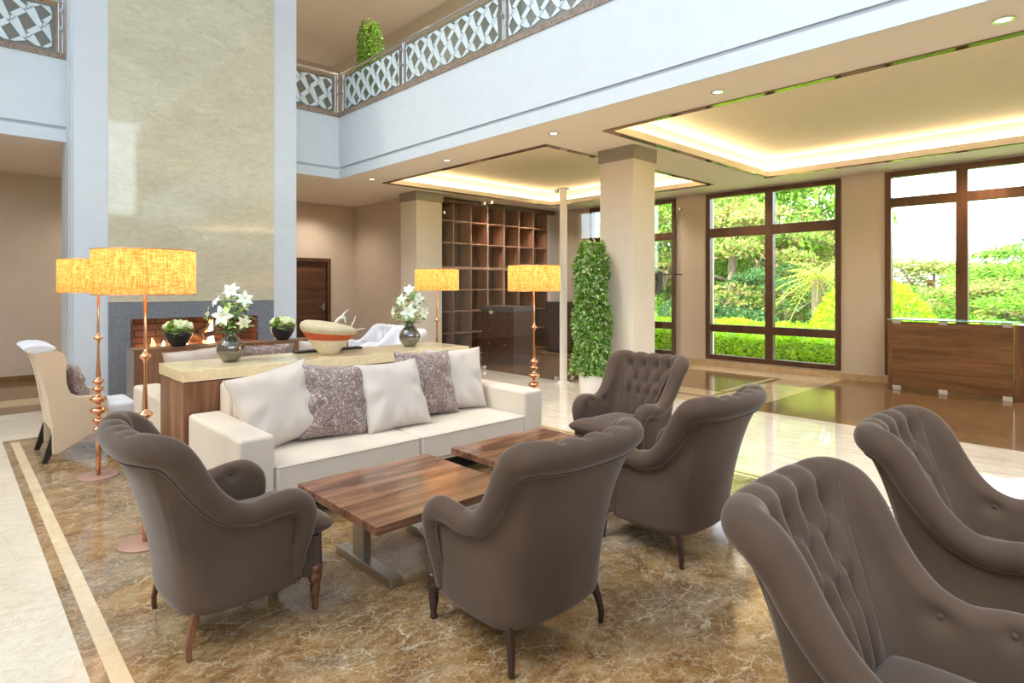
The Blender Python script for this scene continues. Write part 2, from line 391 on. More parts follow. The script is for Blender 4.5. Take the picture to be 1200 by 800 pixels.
# ---- floor, inlaid marbles
def zone(x, y):
    # 0 cream 1 brown rug marble 2 strip 3 travertine 4 dark brown 5 beige
    if .40 <= x <= 4.72 and -3.0 <= y <= 7.60:
        if (.455 <= x <= .52 and -2.8 <= y <= 7.48) or (4.60 <= x <= 4.64): return 2
        if x > 4.68: return 2
        return 1
    if y > 9.15:
        if x < VX or y > 9.6:
            if 9.72 <= y <= 10.28: return 5
            return 4 if x < 7.0 else 5
    if x >= 7.12 and y < 9.6:
        if y < 3.33: return 4
        if y < 4.05 and x < 8.1: return 5
        if 7.12 <= x < 7.6 and y < 6.25: return 4 if x > 7.5 else 5
        if 3.33 <= y < 4.02: return 5
        if x > 9.9: return 5
        if 4.02 <= y < 4.10 or 9.82 <= x or 8.06 <= x < 8.12: return 4
        if 8.12 <= x < 9.82 and 4.2 < y < 6.2: return 4
        return 5 if y < 6.25 else 4
    if x > VX: return 3
    return 0
xs = sorted({XL, .40, .455, .52, 4.60, 4.64, 4.68, 4.72, VX, 7.0, 7.12, 7.5, 7.6, 8.06, 8.12, 9.82, 9.9, 10.62, -3, 2.5})
ys = sorted({YF, -3.0, -2.8, 3.33, 4.02, 4.05, 4.10, 4.2, 6.2, 6.25, 7.48, 7.60, 9.15, 9.6, 9.72, 10.28, 12.27, 0})
mb = MB()
for i in range(len(xs)-1):
    for j in range(len(ys)-1):
        mb.mat(zone((xs[i]+xs[i+1])/2, (ys[j]+ys[j+1])/2))
        mb.add([(xs[i],ys[j],0),(xs[i+1],ys[j],0),(xs[i+1],ys[j+1],0),(xs[i],ys[j+1],0)], [(0,1,2,3)])
struct(mb, 'floor', [M['cream'], M['emperador'], M['strip'], M['creamr'], M['brownm'], M['beigem']])
# ---- lower ceiling with two coffers
COF = [(5.56, 9.74, -3.6, 4.20), (5.56, 9.72, 5.24, 8.98)]
mb = MB()
def cells(mb, X, Y, holes, z0, z1):
    for i in range(len(X)-1):
        for j in range(len(Y)-1):
            cx, cy = (X[i]+X[i+1])/2, (Y[j]+Y[j+1])/2
            if any(h[0] < cx < h[1] and h[2] < cy < h[3] for h in holes): continue
            mb.box(X[i], Y[j], z0, X[i+1], Y[j+1], z1)
cells(mb, [VX+.02, 5.56, 9.72, 9.74, WX], [YF, -3.6, 4.2, 5.24, 8.98, BY], [COF[0], COF[1]], H1, H1+.09)
cells(mb, [XL, VX+.02], [VY+.02, BY], [], H1, H1+.09)
struct(mb, 'ceiling', M['ceil'])
mb = MB(); mb.box(VX+.02, YF, F2-.12, WX, BY, F2); mb.box(XL, VY+.02, F2-.12, VX+.02, BY, F2); struct(mb, 'ceiling_upper_floor_slab', M['ceil'])
for k, (x0, x1, y0, y1) in enumerate(COF):
    w = .16; zt = H1+.30
    t = MB(); t.box(x0-w, y0-w, zt, x1+w, y1+w, zt+.03)
    t.box(x0-w-.02, y0-w, H1+.09, x0-w, y1+w, zt); t.box(x1+w, y0-w, H1+.09, x1+w+.02, y1+w, zt)
    t.box(x0-w, y0-w-.02, H1+.09, x1+w, y0-w, zt); t.box(x0-w, y1+w, H1+.09, x1+w, y1+w+.02, zt)
    struct(t, 'ceiling_coffer', M['coffer'])
    t = MB(); b = .075; z = H1-.012
    t.box(x0-b, y0-b, z, x0, y1+b, H1); t.box(x1, y0-b, z, x1+b, y1+b, H1); t.box(x0, y0-b, z, x1, y0, H1); t.box(x0, y1, z, x1, y1+b, H1)
    struct(t, 'trim_%d' % (k+1), M['mirror'])
    e = empty('cove_light', (0, 0, 0), 0, ['warm strip of light running round the large ceiling recess by the windows', 'warm strip of light running round the ceiling recess over the glass partition'][k], 'light')
    g = .05; z = H1+.09
    for a in ((x0-w+.03, y0-w+.03, x0-w+.03+g, y1+w-.03), (x1+w-.03-g, y0-w+.03, x1+w-.03, y1+w-.03), (x0-w+.09, y0-w+.03, x1+w-.09, y0-w+.03+g), (x0-w+.09, y1+w-.03-g, x1+w-.09, y1+w-.03)):
        MB().box(a[0], a[1], z, a[2], a[3], z+.02).build('light_strip', M['led'], e)
# ---- fascias of the gallery
mb = MB(); gz0, gz1 = H1+.15, H1+.19
def fasc(mb, a0, a1, axis):
    def bx(p0, p1, z0, z1, k=0):
        mb.mat(k)
        if axis == 'y': mb.box(VX+p0, a0, z0, VX+p1, a1, z1)
        else: mb.box(a0, VY+p0, z0, a1, VY+p1, z1)
    bx(0, .02, H1-.0, gz0); bx(.015, .02, gz0, gz1, 1); bx(0, .02, gz1, F2)
    bx(-.012, .16, F2, F2+.075, 2)
fasc(mb, YF, VY, 'y'); struct(mb, 'wall_gallery_right', [M['white'], M['groove'], M['marble_strip']])
mb = MB(); fasc(mb, XL, VX+.02, 'x'); struct(mb, 'wall_gallery_back', [M['white'], M['groove'], M['marble_strip']])
# ---- walls
def wall(name, boxes, m): 
    mb = MB()
    for b in boxes: mb.box(*b)
    return struct(mb, name, m)
DX0, DX1, DZ = 5.22, 6.06, 2.04
wall('wall_back', [(XL, BY, 0, DX0, BY+.15, H1), (DX1, BY, 0, CX+.0, BY+.15, H1), (DX0, BY, DZ, DX1, BY+.15, H1)], M['wallb'])
wall('wall_corridor', [(CX, 9.86, 0, CX+.12, BY, H1)], M['wallb'])
wall('wall_back_upper', [(XL, BY+1.1, F2, CX+.1, BY+1.25, H2)], M['wallb'])
wall('wall_right_upper', [(CX, YF, F2, CX+.12, BY+1.25, H2)], M['wall'])
wall('ceiling_upper', [(VX, YF, H2, WX+.3, BY+1.25, H2+.15), (XL, VY, H2, VX, BY+1.25, H2+.15)], M['ceil'])
wall('baseboard_back', [(XL, BY-.02, 0, DX0-.08, BY, .09), (DX1+.08, BY-.02, 0, CX-.02, BY, .09)], M['brownm'])
wall('baseboard_corridor', [(CX-.02, 9.9, 0, CX, BY-.02, .09)], M['brownm'])
WIN = [(6.42, 8.62), (3.38, 5.76), (-.62, 2.75)]
ZB, ZT = .13, 3.27
bx = [(WX, 8.62, 0, WX+.3, BY, H1), (WX, 5.76, 0, WX+.3, 6.42, H1), (WX, 2.75, 0, WX+.3, 3.38, H1), (WX, YF, 0, WX+.3, -.62, H1)]
for y0, y1 in WIN: bx += [(WX, y0, 0, WX+.3, y1, ZB), (WX, y0, ZT, WX+.3, y1, H1)]
wall('wall_right', bx, M['wall'])
wall('baseboard_right', [(WX-.025, 2.0, 0, WX, 9.5, .10)], M['beigem'])
wall('wall_outer_upper', [(WX+.1, YF, H1+.1, WX+.3, BY, H2)], M['wall'])
wall('wall_left', [(XL-.2, YF, 0, XL, BY+1.2, H2)], M['wall'])
wall('wall_front', [(XL, YF-.2, 0, WX+.3, YF, 3.9), (VX, YF-.2, 3.9, WX+.3, YF, H2)], M['wall'])
struct(MB().box(XL, YF-.1, 3.9, VX, YF-.09, H2), 'window_4', M['glass'])
t = MB()
for x in (-7.0, -4.7, -2.35, 0, 2.35, 4.7): t.box(x-.05, YF-.15, 3.9, x+.05, YF-.02, H2)
struct(t, 'window_6', M['frame'])
t = MB(); t.box(XL, YF, H2+.16, VX, VY, H2+.17); struct(t, 'window_5', M['skyglass'])
# ---- windows: three bays of dark frames
def window(n, y0, y1, muls, trans, edge):
    t = MB(); x0, x1 = WX-.03, WX+.09; fw = .085
    t.box(x0, y0, ZB, x1, y0+fw, ZT); t.box(x0, y1-fw, ZB, x1, y1, ZT); t.box(x0, y0+fw, ZB, x1, y1-fw, ZB+fw); t.box(x0, y0+fw, ZT-fw, x1, y1-fw, ZT)
    for m in muls: t.box(x0, m-.07, ZB+fw, x1, m+.07, ZT-fw)
    muls = sorted(muls)
    cuts = [y0+fw]+[q for m in muls for q in (m-.07, m+.07)]+[y1-fw]
    for zt, hw in trans:
        for a, b in zip(cuts[::2], cuts[1::2]): t.box(x0+.005, a, zt-hw, x1, b, zt+hw)
    o = struct(t, 'window_%d' % n, M['lit_frame'] if edge else M['frame'], bevel=.006, seg=2)
    t = MB(); t.box(WX+.03, y0+fw*.5, ZB+fw*.5, WX+.038, y1-fw*.5, ZT-fw*.5); t.build('window_pane', M['glass'], o)
    return o
window(1, 6.42, 8.62, [7.52], [(2.52, .075), (.72, .07)], False)
window(2, 3.38, 5.76, [4.55], [(2.52, .085), (.72, .07)], False)
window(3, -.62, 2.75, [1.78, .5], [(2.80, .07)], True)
# ---- chimney breast
PX0, PX1, PY = 1.09, 3.77, 8.61
wall('wall_chimney_left', [(PX0, PY, 0, PX0+.34, VY+.4, H2+.6)], M['white']); wall('wall_chimney_right', [(PX1-.34, PY, 0, PX1, VY+.4, H2+.6)], M['white']); wall('wall_chimney_back', [(PX0+.34, PY+.40, 0, PX1-.34, VY+.4, H2+.6)], M['white'])
t = MB().box(PX0+.34, PY-.012, 1.31, PX1-.34, PY+.40, H2+.6); struct(t, 'wall_chimney_marble_panel', M['panel'])
wall('trim_chimney_edge', [(PX0-.012, PY+.1, 0, PX0, PY+.16, H2), (PX0-.012, PY+.3, 0, PX0, PY+.36, H2)], M['white'])
# fireplace
FX0, FX1, FZ0, FZ1 = 1.66, 3.21, .42, 1.10
fp = empty('fireplace', (2.435, PY, 0), 0, 'wide grey granite fireplace with brick lined firebox and burning fire', 'fireplace')
t = MB(); o_ = 2.435
t.box(PX0+.34-o_, -.015, 0, FX0-o_, .35, 1.305); t.box(FX1-o_, -.015, 0, PX1-.34-o_, .35, 1.305); t.box(FX0-o_, -.015, FZ1, FX1-o_, .35, 1.305); t.box(FX0-o_, -.015, 0, FX1-o_, .35, FZ0)
t.build('surround', M['granite'], fp)
t = MB(); t.box(FX0-o_, .31, FZ0, FX1-o_, .345, FZ1); t.box(FX0-o_, -.005, FZ0, FX0-o_+.02, .31, FZ1); t.box(FX1-o_-.02, -.005, FZ0, FX1-o_, .31, FZ1); t.box(FX0-o_+.02, -.005, FZ0, FX1-o_-.02, .31, FZ0+.02)
t.build('firebox', M['brick'], fp)
for k, (x, y, z, l, a, b) in enumerate(((-.35, .14, .50, .55, .15, .1), (.05, .16, .52, .6, -.3, .12), (.2, .13, .62, .6, .35, .2), (-.1, .2, .70, .6, -.2, -.15), (.42, .15, .62, .5, .6, .4), (.30, .12, .84, .46, .3, .18), (.05, .16, .80, .5, -.4, -.3), (.22, .18, .93, .40, .2, .35))):
    d = Vector((math.cos(a)*math.cos(b), math.sin(a)*.5, math.sin(b)))*l/2; c = Vector((x, y, z+.04))
    t = MB(); t.tube([c-d, c-d*.3+Vector((0, 0, .01)), c+d*.4, c+d], [.035, .045, .042, .03], 10); t.build('log', M['log'], fp, smooth='auto')
random.seed(3)
for k in range(11):
    x = random.uniform(-.55, .5); h = random.uniform(.22, .40)+(.20 if abs(x) < .3 else 0); y = random.uniform(.06, .2); w = random.uniform(.03, .06)
    ph = random.uniform(0, 6)
    t = MB(); t.tube([(x+.03*math.sin(ph+q*4)*q, y, .47+h*q) for q in [i/9 for i in range(10)]], [max(.002, w*(math.sin(PI*min(1, q*1.0)**.6)**.8+.02)) for q in [i/9 for i in range(10)]], 8)
    t.build('flame', M['flame_core'] if k % 3 == 0 else M['flame'], fp, smooth=True)
L = bpy.data.lights.new('fire_glow', 'POINT'); L.energy = 2; L.color = (1, .6, .3); L.shadow_soft_size = .12
lo = bpy.data.objects.new('fire_glow', L); COL.objects.link(lo); lo.location = (2.4, PY+.1, .75)
# ---- door in the back wall
d = MB(); d.box(DX0, BY+.03, 0, DX1-.0, BY+.08, DZ); dr = struct(d, 'door_1', M['doorwood'])
t = MB(); t.box(DX0-.08, BY-.03, 0, DX0+.0, BY+.12, DZ+.08); t.box(DX1, BY-.03, 0, DX1+.08, BY+.12, DZ+.08); t.box(DX0, BY-.03, DZ, DX1, BY+.12, DZ+.08)
t.build('door_frame', M['frame'], dr, bevel=.006)
t = MB(); t.box(DX1-.1, BY+.005, 1.0, DX1-.05, BY+.03, 1.14); t.tube([(DX1-.075, BY-.02, 1.07), (DX1-.19, BY-.02, 1.07)], .011); t.tube([(DX1-.075, BY+.02, 1.07), (DX1-.075, BY-.02, 1.07)], .011); t.build('door_handle', M['steel'], dr, smooth='auto')
# ---- the two columns
def column(x0, y0, x1, y1, n):
    t = MB(); t.mat(0).box(x0, y0, 0, x1, y1, 3.18); t.mat(1).box(x0-.02, y0-.02, 3.13, x1+.02, y1+.02, H1)
    t.mat(2).box(x0-.012, y0-.012, 0, x1+.012, y1+.012, .09)
    return struct(t, n, [M['column'], M['greyband'], M['beigem']])
column(6.31, 4.42, 6.79, 4.95, 'wall_column_right'); column(6.39, 9.33, 6.98, 9.86, 'wall_column_back')
# ---- down lights, then the added fill spots
for k, y in enumerate((8.85, 6.79, 4.74, 2.69, .64)):
    e = empty('downlight', (5.17, y, H1), 0, ['small round downlight in ceiling at the far corner of the gallery', 'small round downlight in ceiling before the glass room recess', 'small round downlight in ceiling nearest the square column', 'small round downlight in ceiling before the bright window recess', 'small round downlight in ceiling at the top right of the room'][k], 'light', 'downlights along the gallery edge')
    MB().lathe([(.062, -.008), (.062, 0), (.045, 0), (.045, -.004)], 24, caps=False).lathe([(.045, -.008), (.062, -.008)], 24, caps=False).build('trim_ring', M['chrome'], e, smooth='auto')
    MB().lathe([(.001, -.003), (.044, -.003)], 24, caps=False).build('lens', M['spot'], e)
    if k < 5:
        s = bpy.data.lights.new('downlight_lamp', 'SPOT'); s.energy = 45; s.color = (1, .90, .78); s.spot_size = R(110); s.spot_blend = .8; s.shadow_soft_size = .05
        so = bpy.data.objects.new('downlight_lamp', s); COL.objects.link(so); so.location = (5.17, y, H1-.03)
for (x, y) in ((-4.5, 10.7), (-1.8, 10.7), (1.9, 11.2), (3.6, 11.2), (8.3, 9.2), (9.5, 9.2), (9.9, 4.75), (10.15, 7.0), (10.15, 1.5), (10.15, -1.5), (7.5, -4.5), (5.6, 11.6)):  # added spots without fixtures, brightening the space under the galleries
    s = bpy.data.lights.new('fill_spot', 'SPOT'); s.energy = 62; s.color = (1, .90, .78); s.spot_size = R(140); s.spot_blend = .9; s.shadow_soft_size = .08
    so = bpy.data.objects.new('fill_spot', s); COL.objects.link(so); so.location = (x, y, H1-.03)
for (x, y) in ((5.7, 9.0), (5.7, 5.0), (5.7, 1.0), (0.5, 11.2), (-3.5, 11.2), (4.5, 11.6)):  # more added spots, no fixture, lifting the dim upper gallery
    s = bpy.data.lights.new('upper_fill_spot', 'SPOT'); s.energy = 60; s.color = (1, .90, .78); s.spot_size = R(150); s.spot_blend = .9; s.shadow_soft_size = .08
    so = bpy.data.objects.new('upper_fill_spot', s); COL.objects.link(so); so.location = (x, y, H2-.05)
# ---- glass railings of the gallery
def lattice(mb, L_, h, place, th=.006):
    """woven pattern of bent strips on a panel L_ x h"""
    def strip(pts, w):
        n = len(pts); lft, rgt = [], []
        for i, p in enumerate(pts):
            a = Vector(pts[max(i-1, 0)]); b = Vector(pts[min(i+1, n-1)]); t = (b-a).normalized(); nn = Vector((-t.y, t.x))
            if 0 < i < n-1:
                t1 = (Vector(pts[i])-a).normalized(); n1 = Vector((-t1.y, t1.x)); kf = 1/max(.5, nn.dot(n1))
            else: kf = 1
            lft.append(Vector(p)+nn*w/2*kf); rgt.append(Vector(p)-nn*w/2*kf)
        q = lft+rgt[::-1]
        q = [(min(max(v.x, .01), L_-.01), min(max(v.y, .01), h-.01)) for v in q]
        m = len(q); k = len(lft)
        if max(v[0] for v in q)-min(v[0] for v in q) < .02 or max(v[1] for v in q)-min(v[1] for v in q) < .012: return
        vs = [place(u, v, 0) for u, v in q]+[place(u, v, th) for u, v in q]
        fs = []
        for i in range(k-1):
            fs.append((i, i+1, m-2-i, m-1-i)); fs.append((m+i, m+m-1-i, m+m-2-i, m+i+1))
        for i in range(m): fs.append((i, (i+1) % m, (i+1) % m+m, i+m))
        mb.add(vs, fs)
    P = .30; w = .072
    rows = int(h/.17)+2; cols = int(L_/P)+3
    for j in range(-1, rows):
        for i in range(-1, cols):
            cx = i*P+(j % 2)*P/2; cy = j*.17+.02
            strip([(cx-.071, cy+.083), (cx-.045, cy+.083), (cx+.045, cy-.083), (cx+.071, cy-.083)], w*.85)
            strip([(cx+.098, cy-.048), (cx+.202, cy+.048)], w*.9)
rail_labels = {}
def railing(p0, p1, posts, label, side):
    """p0,p1 world XY ends; side = outward normal"""
    p0, p1 = Vector(p0), Vector(p1); d = (p1-p0).normalized(); nn = Vector(side)
    e = empty('glass_railing', (p0.x, p0.y, F2+.075), 0, label, 'railing', 'gallery railings')
    def at(s, z, off=0): return (d.x*s+nn.x*off, d.y*s+nn.y*off, z)
    Lt = (p1-p0).length
    MB().tube([at(0, .64), at(Lt, .64)], .02, 12).build('handrail', M['steel'], e, smooth='auto')
    for s in posts:
        t = MB()
        for ds in (-.02, .02): t.tube([at(s+ds, -.14, -.0), at(s+ds, .62)], .011, 8)
        t.tube([at(s, .30, -.03), at(s, .30, .05)], .022, 10); t.tube([at(s, .52, -.03), at(s, .52, .05)], .022, 10)
        t.build('post', M['chrome'], e, smooth='auto')
    for a, b in zip(posts[:-1], posts[1:]):
        a2, b2 = a+.05, b-.05; t = MB()
        c = [at(a2, .0, .0), at(b2, .0, .0), at(b2, .57, .0), at(a2, .57, .0)]; c2 = [at(a2, 0, .012), at(b2, 0, .012), at(b2, .57, .012), at(a2, .57, .012)]
        t.add(c+c2, [(0, 1, 2, 3), (7, 6, 5, 4), (0, 4, 5, 1), (1, 5, 6, 2), (2, 6, 7, 3), (3, 7, 4, 0)])
        g = t.build('glass_panel', M['glass_rail'], e)
        t = MB(); lattice(t, b2-a2-.06, .53, lambda u, v, w: at(a2+.03+u, .02+v, .014+w)); t.build('lattice_pattern', M['pattern'], g)
railing((VX+.03, VY-.03), (VX+.03, YF), [.07, 1.86, 4.0, 6.13, 8.3], 'patterned glass railing with steel handrail along the long right gallery', (-1, 0))
railing((PX1+.03, VY+.03), (VX, VY+.03), [.0, .93], 'short patterned glass railing right of the marble chimney breast', (0, -1))
railing((-2.6, VY+.03), (PX0-.03, VY+.03), [.0, 1.8, 3.64], 'patterned glass railing left of the marble chimney breast', (0, -1))
# ---- glass room
def pane(name, label, x0, y0, x1, y1, z1, clamps):
    e = empty(name, (x0, y0, 0), 0, label, 'glass partition', 'glass walls of the corner room')
    dx, dy = x1-x0, y1-y0; t = MB()
    t.box(min(0, dx)-(.006 if dx == 0 else 0), min(0, dy)-(.006 if dy == 0 else 0), .01, max(0, dx)+(.006 if dx == 0 else 0), max(0, dy)+(.006 if dy == 0 else 0), z1)
    t.build('glass_sheet', M['glass_dark'], e)
    Lg = math.hypot(dx, dy)
    for s, z in clamps:
        cx, cy = dx*s/Lg, dy*s/Lg
        MB().box(cx-.035 if dy == 0 else cx-.022, cy-.022 if dy == 0 else cy-.035, z-.03, cx+.035 if dy == 0 else cx+.022, cy+.022 if dy == 0 else cy+.035, z+.03).build('clamp', M['chrome'], e, bevel=.004)
    return e
GX, GY, GZ = 7.04, 6.25, 3.05
pane('glass_partition', 'tall glass sheet between the white post and the back column', GX, GY+.09, GX, 8.02, GZ, [(.05, .05), (.05, 3.02), (1.63, 1.05), (1.63, 3.0)])
pane('glass_partition', 'tall glass sheet beside the back column in front of the shelves', GX, 8.06, GX, 9.58, GZ, [(1.3, 2.95), (.1, 3.0), (.1, .05)])
pane('glass_partition', 'tall glass sheet right of the white post behind the column plant', GX+.09, GY, 8.55, GY, GZ, [(.1, .05), (1.3, .05)])
dg = pane('glass_door', 'clear glass door with steel handle rail and grey cloth hanging', 8.6, GY, 10.5, GY, GZ, [(1.75, .05), (1.9, 3.03)])
dg['category'] = 'door'
t = MB(); t.tube([(.9, -.05, 1.74), (1.88, -.05, 1.74)], .012, 8); t.tube([(.95, -.05, 1.74), (.95, 0, 1.74)], .01, 6); t.tube([(1.86, -.05, 1.74), (1.86, 0, 1.74)], .01, 6); t.build('handle_rail', M['black'], dg, smooth='auto')
t = MB(); t.grid(lambda u, v: (9.66-.0+.10*math.sin(2.2*v)*1.0-.20*v*v+(u-.5)*(.18-.03*v), GY-.055-.02*math.sin(6*u), 1.76-.40*v), 10, 14)
t.grid(lambda u, v: (9.66+.10*math.sin(2.2*v)-.20*v*v+(u-.5)*(.18-.03*v), GY-.03-.02*math.sin(6*u), 1.76-.40*v), 10, 14)
tw = t.build('towel', M['towel'], smooth=True); tag(tw, 'grey cloth draped over the handle rail of the glass door', 'towel')
p = empty('glass_room_post', (GX, GY, 0), 0, 'slim white steel post at the corner of the glass room', 'post')
MB().lathe([(.058, .012), (.058, GZ-.012)], 24).build('shaft', M['potwhite'], p, smooth='auto')
for z in (0, GZ-.015): MB().lathe([(.10, z), (.10, z+.015)], 24).build('flange', M['potwhite'], p, smooth='auto')
# ---- shelving behind the glass
sh = empty('shelving_unit', (7.0, 9.6, 0), 0, 'large brown grid shelving behind the glass room wall', 'shelving')
hz = [.03, .10, .555, 1.0, 1.44, 1.89, 2.39, 2.84, 3.24]
MB().box(0, .34, 0, 3.5, .36, 3.27).build('back_panel', M['shelfback'], sh)
for i in range(8):
    x = i*.463+ (0 if i else .0); w = .045 if i in (4,) else .028
    MB().box(x, 0, 0, x+w, .34, 3.27).build('upright', M['shelf'], sh, bevel=.003, seg=1)
for z in hz: 
    w = .05 if abs(z-1.89) < .01 else .022
    MB().box(.02, .008, z-w/2, 3.25, .34, z+w/2).build('shelf_board', M['shelf'], sh)
MB().box(0, -.01, 3.2, 3.5, .1, 3.29).build('top_rail', M['doorwood'], sh)
cb = empty('drawer_cabinet', (7.84, 8.68, 0), 0, 'low brown drawer cabinet with grey top behind the glass', 'cabinet')
MB().box(0, -.46, .0, .5, .46, 1.02).build('carcass', M['cabinet_front'], cb, bevel=.004)
MB().box(-.03, -.48, 1.02, .52, .48, 1.12).build('top', M['cabinet_top'], cb, bevel=.004)
for j in range(2):
    for i in range(3):
        y0 = -.44+j*.44; z0 = .24+i*.26
        dw = MB().box(-.018, y0+.01, z0+.008, 0, y0+.43, z0+.252).build('drawer', M['cabinet_front'], cb, bevel=.003)
        MB().lathe([(.012, 0), (.02, .01), (.02, .02), (.006, .026)], 12).build('knob', M['chrome'], dw, smooth='auto', loc=(-.018, y0+.2, z0+.14), rot=(0, R(-90), 0))
lowc = empty('low_cupboard', (10.58, 8.9, 0), 0, 'low dark wooden cabinet against the beige wall behind the post', 'cabinet')
MB().box(-.5, -1.2, .08, 0, .6, 1.12).build('carcass', M['darkwood'], lowc, bevel=.004); MB().box(-.52, -1.2, 1.12, 0, .6, 1.16).build('top', M['darkwood'], lowc); MB().box(-.46, -1.18, 0, 0, .58, .08).build('plinth', M['black'], lowc)
# ---- reception desk
dk = empty('reception_desk', (10.12, 1.85, 0), 0, 'walnut reception desk with glass top before the right window', 'desk')
Y0, Y1 = -.70, .68
MB().box(0, Y0+.0, .035, .04, Y1, .995).build('front_panel', M['walnut_desk'], dk, bevel=.004)
MB().box(-.0, Y1+.005, 0, .46, Y1+.055, 1.0).build('side_panel', M['walnut'], dk, bevel=.004)
MB().box(-.0, Y0-.16, 0, .46, Y0-.005, 1.0).build('side_panel', M['walnut'], dk, bevel=.004)
MB().box(-.05, Y0-.02, 1.015, .45, Y1+.05, 1.03).build('glass_top', M['glass_edge'], dk, bevel=.003)
for y in (Y1-.06, .06, Y0+.06):
    MB().box(-.022, y-.05, .965, .02, y+.05, 1.015).build('bracket', M['potwhite'], dk, bevel=.003)
    MB().box(-.022, y-.05, 0, .02, y+.05, .06).build('foot', M['potwhite'], dk, bevel=.003)
# ================================================================== FURNITURE
# ---- tufted armchair: rim control points of the right half, from the arm front up round to the back centre
RIM = [(.272,.150,.20),(.283,.168,.32),(.292,.190,.42),(.300,.185,.50),(.305,.135,.548),(.305,.06,.552),(.304,-.04,.537),(.304,-.13,.565),(.308,-.205,.63),(.314,-.265,.715),(.320,-.315,.80),(.322,-.365,.855),(.288,-.425,.875),(.17,-.46,.87),(0,-.47,.868)]
BOT = [(.29,.150,.165)]*4+[(.298,.10,.165),(.305,.04,.165),(.31,-.04,.165),(.31,-.11,.165),(.308,-.17,.165),(.30,-.215,.165),(.275,-.26,.165),(.235,-.29,.165),(.17,-.31,.165),(.09,-.32,.165),(0,-.325,.165)]
INN = [(.235,.15,.19),(.235,.15,.28),(.235,.15,.33),(.235,.14,.36),(.235,.10,.36),(.235,.05,.36),(.235,-.03,.36),(.232,-.09,.36),(.228,-.13,.36),(.22,-.165,.36),(.205,-.185,.36),(.18,-.20,.36),(.14,-.21,.36),(.08,-.215,.36),(0,-.215,.36)]
ANG = [0]*9+[6,14,32,60,82,90]
RAD = [.030,.038,.046,.052,.054,.052,.050,.050,.053,.057,.060,.062,.062,.062,.062]
